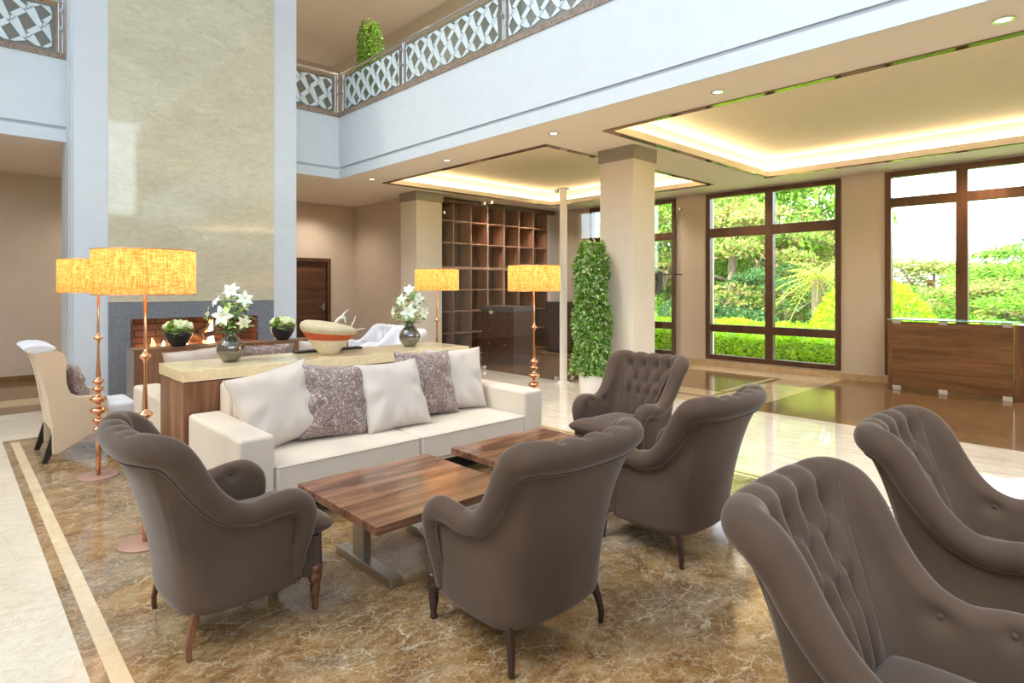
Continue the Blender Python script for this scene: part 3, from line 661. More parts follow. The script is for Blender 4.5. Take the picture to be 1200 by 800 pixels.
def armchair(name, label, fab, leg_m, rear_m, arm_up=0.0, group=None):
    root = empty(name, (0, 0, 0), 0, label, 'armchair', group)
    def full(P, sgn=True):
        a = np.array(P, float); m = a[:-1][::-1].copy()
        if a.ndim > 1: m[:, 0] *= -1
        return np.concatenate([a, m])
    RM = [list(p) for p in RIM]
    if arm_up:
        for p in RM: p[2] += arm_up*smooth01((p[2]-.2)/.3)*(1-smooth01((p[2]-.55)/.35))
    N = 231
    rim = cr(full(RM), N); bot = cr(full(BOT), N); inn = cr(full(INN), N)
    ang = np.array(ANG, float); ang = np.concatenate([ang, 180-ang[:-1][::-1]]); ang = np.interp(np.linspace(0, len(ang)-1, N), range(len(ang)), ang)
    k = np.ones(9)/9; ang = np.convolve(np.pad(ang, 4, mode='edge'), k, 'valid')
    rad = np.array(RAD); rad = np.concatenate([rad, rad[:-1][::-1]]); rad = np.interp(np.linspace(0, len(rad)-1, N), range(len(rad)), rad)
    # arc length along the mid line of the inner surface, centred on the back
    mid = rim*.6+inn*.4; seg = np.r_[0, np.cumsum(np.linalg.norm(np.diff(mid[:, :2], axis=0), axis=1))]; S = seg-seg[N//2]
    DX, DV = .104, .122
    PH0, PH1, NR, NI = R(-72), R(172), 22, 52
    V = np.zeros((N, NR+NI, 3)); SE = []
    for i in range(N):
        T = rim[min(i+1, N-1)]-rim[max(i-1, 0)]; T /= np.linalg.norm(T)
        a = R(ang[i]); O = np.array([math.cos(a), -math.sin(a), 0]); O -= T*O.dot(T); O /= np.linalg.norm(O)
        Nn = np.cross(T, O); Nn /= np.linalg.norm(Nn)
        if i < 8 or i > N-9: Nn = np.array([0, 1, 0.])
        r = rad[i]; c = rim[i]
        for j in range(NR):
            f = PH0+(PH1-PH0)*j/(NR-1); V[i, j] = c+r*(math.cos(f)*O+math.sin(f)*Nn)
        SE.append((c+r*(math.cos(PH0)*O+math.sin(PH0)*Nn), -math.sin(PH0)*O*-1+math.cos(PH0)*Nn, O))
        p0 = V[i, NR-1]; f = PH1; t0 = -math.sin(f)*O+math.cos(f)*Nn
        p1 = inn[i].copy(); p1[2] = min(p1[2], p0[2]-.01)
        Ld = np.linalg.norm(p1-p0); t0 = t0*Ld*.7; t1 = np.array([0, 0, -1.])*Ld*.8
        back = max(0, 1-abs(S[i])/.36)
        for j in range(NI):
            u = (j+1)/NI; u2, u3 = u*u, u*u*u
            p = (2*u3-3*u2+1)*p0+(u3-2*u2+u)*t0+(-2*u3+3*u2)*p1+(u3-u2)*t1
            p = p + (-O)*(.020*smooth01(back*1.6)*math.sin(PI*min(1, u*1.05))**.8)
            V[i, NR+j] = p
    # surface distances down from the crest
    crest = NR*2//3
    D = np.zeros((N, NR+NI)); dd = np.linalg.norm(np.diff(V, axis=1), axis=2)
    D[:, 1:] = np.cumsum(dd, axis=1); D -= D[:, crest:crest+1]
    # normals
    du = np.gradient(V, axis=0); dv = np.gradient(V, axis=1); NM = np.cross(du, dv); ln = np.linalg.norm(NM, axis=2, keepdims=True); NM /= np.maximum(ln, 1e-9)
    NM *= -1 if NM[N//2, crest].dot([0, 0, 1]) < 0 else 1
    V1 = .135
    for i in range(N):
        p = S[i]/DX
        m = 1-smooth01((abs(p)-1.62)/.25)
        if m <= 0 and abs(p) > 2.2: continue
        for j in range(NR+NI):
            dcr = D[i, j]; q = (dcr-V1)/DV
            A = p-.5+q/2; B = p-.5-q/2
            tuft = (abs(math.sin(PI*A))*abs(math.sin(PI*B)))**.30
            vert = (abs(math.sin(PI*(p-.5))))**.42
            if q < 0: w = smooth01(-q/.35); pf = tuft*(1-w)+vert*w; fade = 1-smooth01((-dcr-.0)/.05) if dcr < 0 else 1
            elif q > 2: w = smooth01((q-2)/.35); pf = tuft*(1-w)+vert*w; fade = 1
            else: pf = tuft; fade = 1
            dp = .036*(1-pf)*m*fade
            V[i, j] = V[i, j]-NM[i, j]*dp
    BTN = [(a, 0) for a in (-1.5, -.5, .5, 1.5)]+[(a, 1) for a in (-1, 0, 1)]+[(a, 2) for a in (-1.5, -.5, .5, 1.5)]
    spots = []
    def nearest(s, d):
        i = int(np.argmin(abs(S-s))); j = int(np.argmin(abs(D[i]-d)+(np.arange(NR+NI) < crest)*9)); return i, j
    for a, q in BTN: spots.append(nearest(a*DX, V1+q*DV)+(.026, .023))
    for sg in (-1, 1):
        spots.append(nearest(sg*.50, .085)+(.022, .026)); spots.append(nearest(sg*.64, .075)+(.020, .024))
    base = V.copy(); btn = []
    for i, j, dep, sig in spots:
        c = base[i, j]; w = np.exp(-np.sum((base-c)**2, axis=2)/(2*sig**2))
        V -= NM*(w*dep)[:, :, None]
    for i, j, dep, sig in spots: btn.append((V[i, j]+NM[i, j]*.002, NM[i, j]))
    mb = MB(); nv = NR+NI
    mb.add(V.reshape(-1, 3).tolist(), [(i*nv+j, i*nv+j+1, (i+1)*nv+j+1, (i+1)*nv+j) for i in range(N-1) for j in range(nv-1)])
    mb.build('padded_backrest', fab, root, smooth=True)
    # outer shell
    NO = 26; mb = MB(); W = np.zeros((N, NO, 3))
    for i in range(N):
        p1, _, O = SE[i]; p0 = bot[i].copy(); p0[2] = min(p0[2], p1[2]-.004)
        Ld = np.linalg.norm(p1-p0); t0 = np.array([0, 0, 1.])*Ld*.9+O*.02; t1 = (O*.55+np.array([0, 0, .8]))*Ld*.55
        p1 = p1 - O*.004
        for j in range(NO):
            u = j/(NO-1); u2, u3 = u*u, u*u*u
            W[i, j] = (2*u3-3*u2+1)*p0+(u3-2*u2+u)*t0+(-2*u3+3*u2)*p1+(u3-u2)*t1
        # rounded lower edge
        W[i, 0] -= O*.012; 
    mb.add(W.reshape(-1, 3).tolist(), [(i*NO+j, (i+1)*NO+j, (i+1)*NO+j+1, i*NO+j+1) for i in range(N-1) for j in range(NO-1)])
    # underside and closed arm fronts
    mb.add([tuple(W[i, 0]) for i in range(N)]+[(0, -.0, .165)], [(i+1, i, N) for i in range(N-1)])
    for e in (0, N-1):
        pts = [tuple(W[e, j]) for j in range(NO)]+[tuple(V[e, j]) for j in range(nv)]
        mb.add(pts+[tuple(np.mean(np.array(pts), axis=0))], [(a, a+1, len(pts)) for a in range(len(pts)-1)])
    mb.build('outer_shell', fab, root, smooth=True)
    mb = MB()
    mb.tube([tuple(SE[i][0]+SE[i][2]*.002-np.array([0, 0, .004])) for i in range(0, N, 2)], .0055, 6); mb.build('piping', fab, root, smooth=True)
    # front rail, seat, pleated skirt
    MB().box(-.245, -.19, .17, .245, .275, .345).build('seat_base', fab, root, bevel=.02)
    hw = lambda t: .222+.052*smooth01((t-.68)/.12)
    mb = MB(); mb.pill(hw, -.235, .345, .105, .385, 34, 7, .42, .022); mb.build('seat_cushion', fab, root, smooth=True)
    NS = 161; pth = cr([(-.255,.13), (-.262,.20), (-.256,.275), (-.19,.305), (0,.312), (.19,.305), (.256,.275), (.262,.20), (.255,.13)], NS)
    def sk(u, v):
        i = min(NS-1, int(u*(NS-1)+.5)); x, y = pth[i]; t = pth[min(i+1, NS-1)]-pth[max(i-1, 0)]; n = np.array([t[1], -t[0]]); n = -n/np.linalg.norm(n)
        w = .007*math.sin(i*1.0)*(.3+.7*v)+.004*math.sin(i*.37)
        return (x+n[0]*w, y+n[1]*w, .345-.175*v+.004*math.sin(i*.5)*v)
    MB().grid(sk, NS, 6).build('pleated_skirt', fab, root, smooth=True)
    for c, nrm in btn:
        q = Vector(nrm).to_track_quat('Z', 'Y').to_euler()
        MB().lathe([(.0015, .0052), (.005, .0046), (.0085, .002), (.0095, -.002), (.006, -.004)], 12).build('button', fab, root, smooth=True, loc=tuple(c), rot=q)
    prof = [(.010, 0), (.014, .004), (.016, .014), (.013, .024), (.0165, .045), (.020, .075), (.024, .095), (.017, .104), (.024, .111), (.017, .118), (.027, .132), (.032, .150), (.031, .165), (.022, .175), (.027, .18), (.027, .21)]
    for sx in (-1, 1):
        MB().lathe(prof, 20).build('leg', leg_m, root, smooth=True, loc=(sx*.245, .262, 0))
    for sx in (-1, 1):
        rows = [(0, -.022, .024, .012), (.05, -.024, .026, .014), (.1, -.014, .03, .018), (.14, .0, .036, .022), (.185, .012, .04, .026)]
        mb = MB(); vs = []
        for z, k, a, b in rows:
            cx, cy = sx*(.262-k*.6), -.262+k*.9
            vs += [(cx-a*.42, cy-a*.42, z), (cx+a*.42, cy-a*.42, z), (cx+a*.42, cy+a*.42, z), (cx-a*.42, cy+a*.42, z)]
        fs = [(3, 2, 1, 0)]+[(r*4+k, r*4+(k+1) % 4, r*4+4+(k+1) % 4, r*4+4+k) for r in range(4) for k in range(4)]+[(16, 17, 18, 19)]
        mb.add(vs, fs).build('leg', rear_m, root, bevel=.004)
    return root
gl = 'taupe armchairs round the coffee tables'
ac = armchair('tufted_armchair', 'taupe velvet armchair left of the coffee tables, showing its side', M['velvet'], M['legwood'], M['legwood'], 0, 'taupe tufted armchairs')
KIDS[ac.name] = children(ac)
ac.location = (.99, 2.90, 0); ac.rotation_euler = (0, 0, -PI/2)
for loc, rz, lab in (((1.85, 1.945, 0), 0, 'taupe velvet armchair with its back to us before the near coffee table'),
                     ((3.115, 1.965, 0), 0, 'taupe velvet armchair with its back to us before the far coffee table'),
                     ((3.975, 2.90, 0), PI/2, 'taupe velvet armchair facing us at the far end of the coffee tables'),
                     ((1.825, .297, 0), PI, 'nearest taupe velvet armchair, its tufted backrest filling the bottom right corner'),
                     ((3.045, .335, 0), PI, 'taupe velvet armchair cut by the right edge of the picture')):
    c_ = dup(ac, loc, rz, lab)
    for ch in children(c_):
        if ch.name.startswith('leg'): ch.material_slots[0].link = 'OBJECT'; ch.material_slots[0].material = M['legshade']
# all legs of the copies carry a darker colour standing for shade
wa = armchair('white_armchair', 'white tufted armchair farthest back, its top just left of the far vase', M['whitefab'], M['blackleg'], M['blackleg'], .12, 'white tufted armchairs')
KIDS[wa.name] = children(wa); wa.location = (4.42, 7.75, 0); wa.rotation_euler = (0, 0, PI/2)
dup(wa, (4.22, 6.93, 0), PI/2, 'white tufted armchair just beyond the console between woven bowl and far vase')

# ---- coffee tables
def coffee(x0, label):
    e = empty('coffee_table', (x0+.44, 2.83, 0), 0, label, 'table', 'walnut coffee tables')
    MB().box(-.44, -.42, .358, .44, .42, .40).build('tabletop', M['walnut_top'], e, bevel=.003, seg=2)
    for sx in (-1, 1):
        x = sx*.235
        lg = MB().box(x-.035, -.27, 0, x+.035, .30, .045).build('foot_bar', M['steel'], e, bevel=.004)
        MB().box(x-.025, .02, .045, x+.025, .13, .33).build('leg', M['steel'], e, bevel=.004)
        MB().box(x-.035, -.30, .33, x+.035, .30, .358).build('support_bar', M['steel'], e, bevel=.003)
    return e
coffee(1.43, 'square walnut coffee table with steel T legs at the left'); coffee(2.51, 'square walnut coffee table with steel T legs at the right')

# ---- sofas
SX0, SX1 = 1.26, 3.87; SC = (SX0+SX1)/2
def sofa(loc, rz, label):
    e = empty('sofa', loc, rz, label, 'sofa', 'ivory sofas back to back')
    hwid = (SX1-SX0)/2
    for s in (-1, 1):
        x = s*(hwid-.11)
        MB().box(x-.11, -.52, .17, x+.11, .50, .59).build('armrest', M['ivory'], e, bevel=.028, seg=4)
    MB().box(-hwid+.22, -.50, .17, hwid-.22, .50, .26).build('base', M['ivory'], e, bevel=.01)
    for s in (-1, 1):
        c = MB().box(.004, -.52, .19, hwid-.225, .27, .39).build('seat_cushion', M['ivory'], e, bevel=.025, seg=4)
        if s < 0: c.location.x = -(hwid-.221)
        pp = MB(); w = hwid-.225
        pp.tube([(.004, -.30, .378), (.004, -.512, .378), (.03, -.522, .377), (w-.03, -.522, .377), (w, -.512, .378)], .004, 6); q = pp.build('piping', M['ivory'], c, smooth=True)
    MB().box(-hwid+.215, .30, .20, hwid-.215, .515, .795).build('back_frame', M['ivory'], e, bevel=.03, seg=4)
    for s in (-1, 1):
        mb = MB(); mb.pill((hwid-.235)/2, -.20, .20, .15, 0, 24, 8, .4); mb.build('back_cushion', M['ivory'], e, smooth=True, loc=(s*(hwid-.22)/2, .25, .595), rot=(R(82), 0, 0))
    MB().box(-hwid+.14, -.30, .0, hwid-.14, .42, .172).build('plinth', M['black'], e)
    return e
sofa((SC, 4.20, 0), 0, 'ivory sofa with five pillows facing the coffee tables')
sofa((SC, 5.91, 0), PI, 'ivory sofa beyond the console facing the fireplace')
def pillow(loc, rot, w, h, th, mat, label, group, seed=0):
    rnd = random.Random(seed); ph = [rnd.uniform(0, 6) for _ in range(8)]
    def f(sg):
        def g(u, v):
            a, b = 2*u-1, 2*v-1
            x = a*w/2*(1-.075*(1-b*b)*abs(a)**2); y = b*h/2*(1-.075*(1-a*a)*abs(b)**2)
            t = th/2*max(0, (1-a**4)*(1-b**4))**.62
            edge = max(abs(a), abs(b))
            wr = .011*math.sin(ph[0]+7*math.atan2(b, a)+3*a)*smooth01((edge-.35)/.4)*(1-smooth01((edge-.9)/.1)) + .008*math.sin(ph[1]+5*a+ph[2])*math.sin(ph[3]+3*b)*(1-edge)
            wr += .003*math.sin(ph[4]+15*(a-b*.5))*smooth01((edge-.6)/.2)*(1-smooth01((edge-.92)/.08))
            return (x, y, sg*(t+wr*(1 if sg > 0 else .3)))
        return g
    mb = MB(); mb.grid(f(1), 44, 44); k = len(mb.f); mb.grid(f(-1), 44, 44); mb.f[k:] = [tuple(reversed(q)) for q in mb.f[k:]]
    o = mb.build('throw_pillow', mat, smooth=True, merge=True); o.location = loc; o.rotation_euler = rot; tag(o, label, 'pillow', group)
    mb = MB(); e = []
    for s in range(4):
        for i in range(20):
            t = -1+2*i/20; a, b = [(t, -1), (1, t), (-t, 1), (-1, -t)][s]
            e.append((a*w/2*(1-.075*(1-b*b)*abs(a)**2), b*h/2*(1-.075*(1-a*a)*abs(b)**2), 0))
    mb.tube(e, .0035, 6, closed=True).build('seam', mat, o, smooth=True)
    return o
gp = 'throw pillows on the front sofa'
pillow((1.73, 4.235, .655), (R(66), R(-9), R(8)), .63, .56, .21, M['cushion'], 'plain cream pillow leaning at the left end of the front sofa', gp, 1)
pillow((2.13, 4.19, .645), (R(68), R(6), R(-6)), .54, .56, .19, M['damask'], 'patterned mauve pillow left of the central cream pillow', gp, 2)
pillow((2.60, 4.12, .640), (R(64), R(-1), R(-2)), .57, .56, .19, M['cushion'], 'plain cream pillow in the middle of the front sofa', gp, 3)
pillow((3.04, 4.28, .665), (R(70), R(2), R(-4)), .56, .57, .18, M['damask'], 'patterned mauve pillow right of the central cream pillow', gp, 4)
pillow((3.37, 4.30, .665), (R(74), R(0), R(-14)), .56, .56, .18, M['cushion'], 'plain white pillow leaning at the right end of the front sofa', gp, 5)
g2 = 'throw pillows on the far sofa'
pillow((1.66, 5.78, .72), (R(-70), R(-6), R(-14)), .56, .52, .18, M['cushion'], 'cream pillow peeking over the console behind the near vase', g2, 6)
pillow((2.28, 5.90, .72), (R(-70), 0, R(4)), .5, .48, .18, M['damask'], 'patterned mauve pillow peeking over the console', g2, 7)
pillow((2.86, 5.92, .72), (R(-70), 0, R(-6)), .52, .50, .18, M['cushion'], 'white pillow peeking over the console behind the woven bowl', g2, 8)

# ---- console between the sofas
cn = empty('console_table', (2.555, 5.05, 0), 0, 'long walnut console with thick travertine top between the sofas', 'console table')
MB().box(-1.315, -.318, 0, 1.315, .318, .805).build('body', M['walnut'], cn, bevel=.003)
MB().box(-1.325, -.325, .812, 1.325, .325, .895).build('stone_top', M['console_top'], cn, bevel=.004)
MB().box(-1.30, -.30, .803, 1.30, .30, .814).build('shadow_gap', M['black'], cn)
bn = empty('walnut_bench', (2.6, 7.25, 0), 0, 'long walnut sideboard standing before the fireplace', 'sideboard')
MB().box(-1.2, -.155, 0, 1.2, .155, .845).build('body', M['walnut'], bn, bevel=.003)
MB().box(-1.206, -.16, .0, -1.2, .16, .85).build('side_panel', M['steel'], bn); MB().box(-1.206, -.16, .846, 1.206, .16, .852).build('top', M['walnut_desk'], bn)

# ---- floor lamps
def lamp(loc, label):
    e = empty('floor_lamp', loc, 0, label, 'lamp', 'copper floor lamps')
    MB().lathe([(.14, 0), (.14, .008), (.132, .012), (.001, .012)], 40).build('base', M['copper_flat'], e, smooth='auto')
    def ring(z, r, h): return [(.016, z-h), (r*.7, z-h*.75), (r*.95, z-h*.35), (r, z), (r*.95, z+h*.35), (r*.7, z+h*.75), (.016, z+h)]
    prof = [(.014, .012), (.021, .33), (.016, .345)]
    for z, r, h in ((.375, .037, .018), (.442, .040, .026), (.522, .058, .029), (.612, .058, .029), (.692, .040, .022), (.752, .040, .022)): prof += ring(z, r, h)
    prof += [(.017, .79), (.010, .93), (.008, 1.05), (.014, 1.075), (.03, 1.088), (.034, 1.095), (.028, 1.102), (.014, 1.112), (.010, 1.14), (.0085, 1.20), (.0085, 1.60)]
    MB().lathe(prof, 24).build('turned_pole', M['copper'], e, smooth=True)
    sh_ = MB(); sh_.lathe([(.265, 1.455), (.265, 1.712)], 64, caps=False); s = sh_.build('lamp_shade', M['shade'], e, smooth=True)
    r = MB()
    for z in (1.456, 1.711): r.tube([(.265*math.cos(a), .265*math.sin(a), z) for a in [2*PI*i/64 for i in range(64)]], .003, 6, closed=True)
    for a in range(3): r.tube([(.0, 0, 1.60), (.265*math.cos(a*2.094), .265*math.sin(a*2.094), 1.705)], .002, 5)
    r.build('shade_frame', M['copper'], s, smooth=True)
    MB().lathe([(.001, 1.595), (.016, 1.60), (.02, 1.61), (.016, 1.62), (.001, 1.625)], 16).build('bulb', M['spot'], e, smooth=True)
    L = bpy.data.lights.new('lamp_light', 'POINT'); L.energy = 5; L.color = (1, .74, .42); L.shadow_soft_size = .05
    o = bpy.data.objects.new('lamp_light', L); COL.objects.link(o); o.parent = e; o.location = (0, 0, 1.64)
    return e
lamp((.88, 5.69, 0), 'copper floor lamp at the far left, between the wing chair and the sofas'); lamp((.85, 4.02, 0), 'nearest copper floor lamp with the largest looking lit shade')
lamp((4.29, 4.20, 0), 'copper floor lamp right of the front sofa by the white post'); lamp((4.34, 5.90, 0), 'copper floor lamp behind the right end of the console')

# ---- wing chair on the left
wc = empty('wing_armchair', (.66, 6.71, 0), 0, 'beige wing armchair with deep white seat at the far left', 'armchair')
hwY = .335
side = [(.66,.065),(.655,.31),(.625,.53),(.59,.74),(.545,.90),(.53,.945),(.58,.965),(.66,.963),(.735,.93),(.765,.87),(.758,.76),(.762,.66),(.79,.575),(.84,.545),(1.03,.535),(1.06,.50),(1.06,.27),(.99,.22),(.90,.175),(.82,.13),(.74,.085),(.70,.065)]
side = [(x-.66, z) for x, z in side]
for s in (-1, 1):
    y0 = s*hwY; y1 = s*(hwY-.075)
    MB().prism(side, 'y', min(y0, y1), max(y0, y1)).build('side_wing', M['wingfab'], wc, bevel=.014, seg=3)
bk = [(.0, .26), (-.02, .53), (-.06, .74), (-.10, .90), (-.175, .985), (-.16, 1.0), (-.06, .998), (.03, .975), (.06, .93), (.05, .75), (.08, .50), (.12, .26)]
MB().prism(bk, 'y', -hwY+.07, hwY-.07).build('backrest', M['wingfab'], wc, bevel=.014, seg=3)
tp = MB(); tp.prism([(-.115, .935), (-.165, .95), (-.195, .978), (-.18, 1.0), (-.12, 1.012), (-.04, 1.008), (.03, .985), (.02, .955)], 'y', -hwY-.005, hwY+.005); tp.build('top_roll', M['whitefab'], wc, bevel=.012)
MB().box(.06, -hwY+.075, .24, .60, hwY-.075, .33).build('seat_frame', M['wingfab'], wc, bevel=.015)
MB().box(.03, -hwY+.08, .30, .64, hwY-.08, .44).build('seat_cushion', M['whitefab'], wc, bevel=.035, seg=4)
for sx, sy in ((-1, -1), (-1, 1), (1, -1), (1, 1)):
    x = 0 if sx < 0 else .50; k = -.05 if sx < 0 else .02; y = sy*(hwY-.04)
    mb = MB(); mb.add([(x+k-.02, y-.02, 0), (x+k+.02, y-.02, 0), (x+k+.02, y+.02, 0), (x+k-.02, y+.02, 0), (x-.0, y-.03, .26), (x+.08, y-.03, .26), (x+.08, y+.03, .26), (x-.0, y+.03, .26)], [(3, 2, 1, 0), (4, 5, 6, 7), (0, 1, 5, 4), (1, 2, 6, 5), (2, 3, 7, 6), (3, 0, 4, 7)]).build('leg', M['blackleg'], wc, bevel=.004)
pillow((.85, 6.66, .62), (R(75), R(0), R(90)), .40, .38, .15, M['damask'], 'patterned mauve pillow in the beige wing armchair', None, 9)

# ---- vases with lilies
def petal_mb(mb, base, dirv, up, L_, W_, curl):
    """one lily petal from base along dirv, opening away"""
    d = Vector(dirv).normalized(); u = Vector(up); u = (u-d*u.dot(d)).normalized(); s = d.cross(u)
    n = 8; vs = []
    for i in range(n):
        t = i/(n-1); c = Vector(base)+d*L_*t*(1-.15*t)+u*(curl*L_*(.25*t-1.0*t*t)); w = W_*math.sin(PI*min(.985, t*.86+.13))**.8
        vs += [c-s*w+u*.12*w, c-u*.10*w, c+s*w+u*.12*w]
    mb.add(vs, [(i*3+k, i*3+k+1, i*3+k+4, i*3+k+3) for i in range(n-1) for k in range(2)])
def lily(mb, c, ax, r, rnd):
    ax = Vector(ax).normalized(); t = ax.orthogonal().normalized(); w = ax.cross(t); a0 = rnd.uniform(0, 6)
    for k in range(6):
        a = a0+k*PI/3; d = t*math.cos(a)+w*math.sin(a)
        petal_mb(mb.mat(0), c, d*.88+ax*(.55 if k % 2 else .45), ax, r, r*.24, .45)
    for k in range(5):
        a = a0+k*1.25; d = t*math.cos(a)*.25+w*math.sin(a)*.25+ax
        mb.mat(2).tube([Vector(c), Vector(c)+d.normalized()*r*.5], .0016, 4)
def vase_flowers(loc, label, flabel, seed, seeds):
    rnd = random.Random(seed)
    pf = [(.001, .002), (.058, .002), (.062, .008), (.085, .035), (.103, .075), (.106, .105), (.098, .140), (.075, .175), (.048, .20), (.040, .218), (.043, .245), (.047, .252), (.043, .252), (.037, .22), (.045, .198), (.09, .14), (.10, .105), (.08, .04), (.001, .012)]
    v = MB().lathe(pf, 40, caps=False).build('vase', M['smoke'], smooth=True); v.location = loc; tag(v, label, 'vase', 'smoked glass vases')
    e = empty('lily_bouquet', (loc[0], loc[1], loc[2]+.215), 0, flabel, 'flowers', 'lily bouquets')
    R_ = Vector((math.sin(HEAD), -math.cos(HEAD), 0)); Fv = Vector((-math.cos(HEAD), -math.sin(HEAD), 0)); U = Vector((0, 0, 1))
    leaf = MB(); stem = MB()
    for x, z, y, r, ax in seeds:
        c = R_*x+Fv*y+U*z; fl = MB(); lily(fl, c, R_*ax[0]+Fv*ax[1]+U*ax[2], r, rnd)
        fl.build('lily', [M['lily'], M['lilyg'], M['rose']], e, smooth=True)
        stem.tube([(R_*x*.05), R_*x*.5+Fv*y*.4+U*z*.55, c], .0035, 6)
    for k in range(90):
        a = rnd.uniform(0, 2*PI); rr = rnd.uniform(.02, .15); z = rnd.uniform(.04, .33); c = Vector((rr*math.cos(a), rr*math.sin(a), z))*1.0
        if z > .25: c.x *= .55; c.y *= .55
        d = Vector((math.cos(a+rnd.uniform(-.8, .8)), math.sin(a+rnd.uniform(-.8, .8)), rnd.uniform(-.2, 1.0)))
        petal_mb(leaf.mat(k % 2), c, d, (0, 0, 1), rnd.uniform(.07, .12), rnd.uniform(.016, .028), .5)
    for k in range(12):
        a = k*.55; c = Vector((.10*math.cos(a), .10*math.sin(a), .03+.02*(k % 3)))
        petal_mb(leaf.mat(1), c*.3, (math.cos(a), math.sin(a), .5), (0, 0, 1), .12, .014, .5)
    leaf.build('leaves', [M['lilyg'], M['stemg']], e, smooth=True); stem.build('stems', M['stemg'], e, smooth=True)
sd = [(.02, .355, .03, .085, (0, .8, .55)), (.125, .29, .03, .08, (.5, .7, .3)), (-.005, .16, .11, .10, (0, 1, .2)), (-.16, .17, .02, .075, (-.8, .5, .1)), (.13, .11, .06, .07, (.6, .7, -.3)), (.045, .25, -.05, .07, (.1, -.6, .6)), (-.09, .27, .04, .06, (-.5, .6, .5))]
vase_flowers((1.68, 5.09, .895), 'round smoked glass vase at the left end of the console', 'white lilies in the vase nearest the big lamp shade', 4, sd)
sd2 = [(.0, .355, .03, .075, (-.1, .8, .6)), (.09, .27, .05, .08, (.5, .7, .3)), (.01, .14, .11, .10, (0, 1, .1)), (-.15, .14, .03, .07, (-.8, .5, .1)), (.15, .13, .06, .075, (.6, .7, -.2)), (-.07, .25, .07, .08, (-.4, .8, .3)), (.06, .19, .08, .07, (.3, .9, .1))]
vase_flowers((3.43, 5.13, .895), 'round smoked glass vase at the right end of the console', 'white lilies in the vase beside the far right pillow', 5, sd2)
# ---- woven bowl, tray, bone sculpture
wb = empty('woven_bowl', (2.50, 5.03, .895), 0, 'woven cream basket bowl with an orange band on the console', 'bowl')
def tilt(p): return p
def ringprof(prof, name, m, n=56):
    mb = MB()
    def g(u, v):
        k = v*(len(prof)-1); i = min(int(k), len(prof)-2); f = k-i; r = prof[i][0]*(1-f)+prof[i+1][0]*f; z = prof[i][1]*(1-f)+prof[i+1][1]*f
        a = 2*PI*u; x, y = r*math.cos(a), r*math.sin(a)
        z += (.045*(-x*.8+y*.5)/.24)*(z/.28)**2 if z > 0 else 0
        return (x, y, z)
    mb.grid(g, n, (len(prof)-1)*3+1, True); return mb.build(name, m, wb, smooth=True)
ringprof([(.001, .004), (.068, .0), (.082, .01), (.215-.035, .135)], 'cream_cone', M['weave'])
ringprof([(.18, .135), (.215, .178), (.228, .195)], 'orange_band', M['weave_orange'])
ringprof([(.228, .195), (.243, .215), (.246, .238), (.235, .258), (.20, .275), (.13, .283), (.08, .275), (.06, .25), (.055, .12)], 'rim', M['weave_beige'])
tr = MB().box(-.33, -.05, 0, .33, .05, .022).build('slate_tray', M['black'], bevel=.006); tr.location = (2.63, 5.29, .895); tag(tr, 'thin black slate tray behind the woven bowl on the console', 'tray')
an = MB()
an.tube(cr([(-.02, 0, 0), (.0, 0, .13), (.03, .01, .22), (.07, .01, .275), (.115, .0, .29), (.13, -.0, .23)], 22).tolist(), list(np.linspace(.012, .016, 16))+list(np.linspace(.016, .006, 6)), 8)
an.tube(cr([(.085, 0, .28), (.12, 0, .33), (.16, 0, .365)], 10).tolist(), list(np.linspace(.011, .002, 10)), 8)
an.tube(cr([(.0, .0, .02), (.14, 0, .12), (.19, 0, .21), (.215, 0, .26), (.225, 0, .30)], 16).tolist(), list(np.linspace(.014, .003, 16)), 8)
an.tube(cr([(.13, 0, .11), (.24, 0, .165), (.32, 0, .178)], 12).tolist(), list(np.linspace(.012, .002, 12)), 8)
an.tube(cr([(-.02, 0, .01), (-.12, 0, .03), (-.18, 0, .075), (-.205, 0, .12)], 12).tolist(), list(np.linspace(.012, .003, 12)), 8)
ano = an.build('antler_sculpture', M['antler'], smooth=True); ano.location = (2.66, 5.29, .919); ano.rotation_euler = (0, 0, R(-15)); tag(ano, 'white branching antler sculpture standing on the black tray', 'ornament')
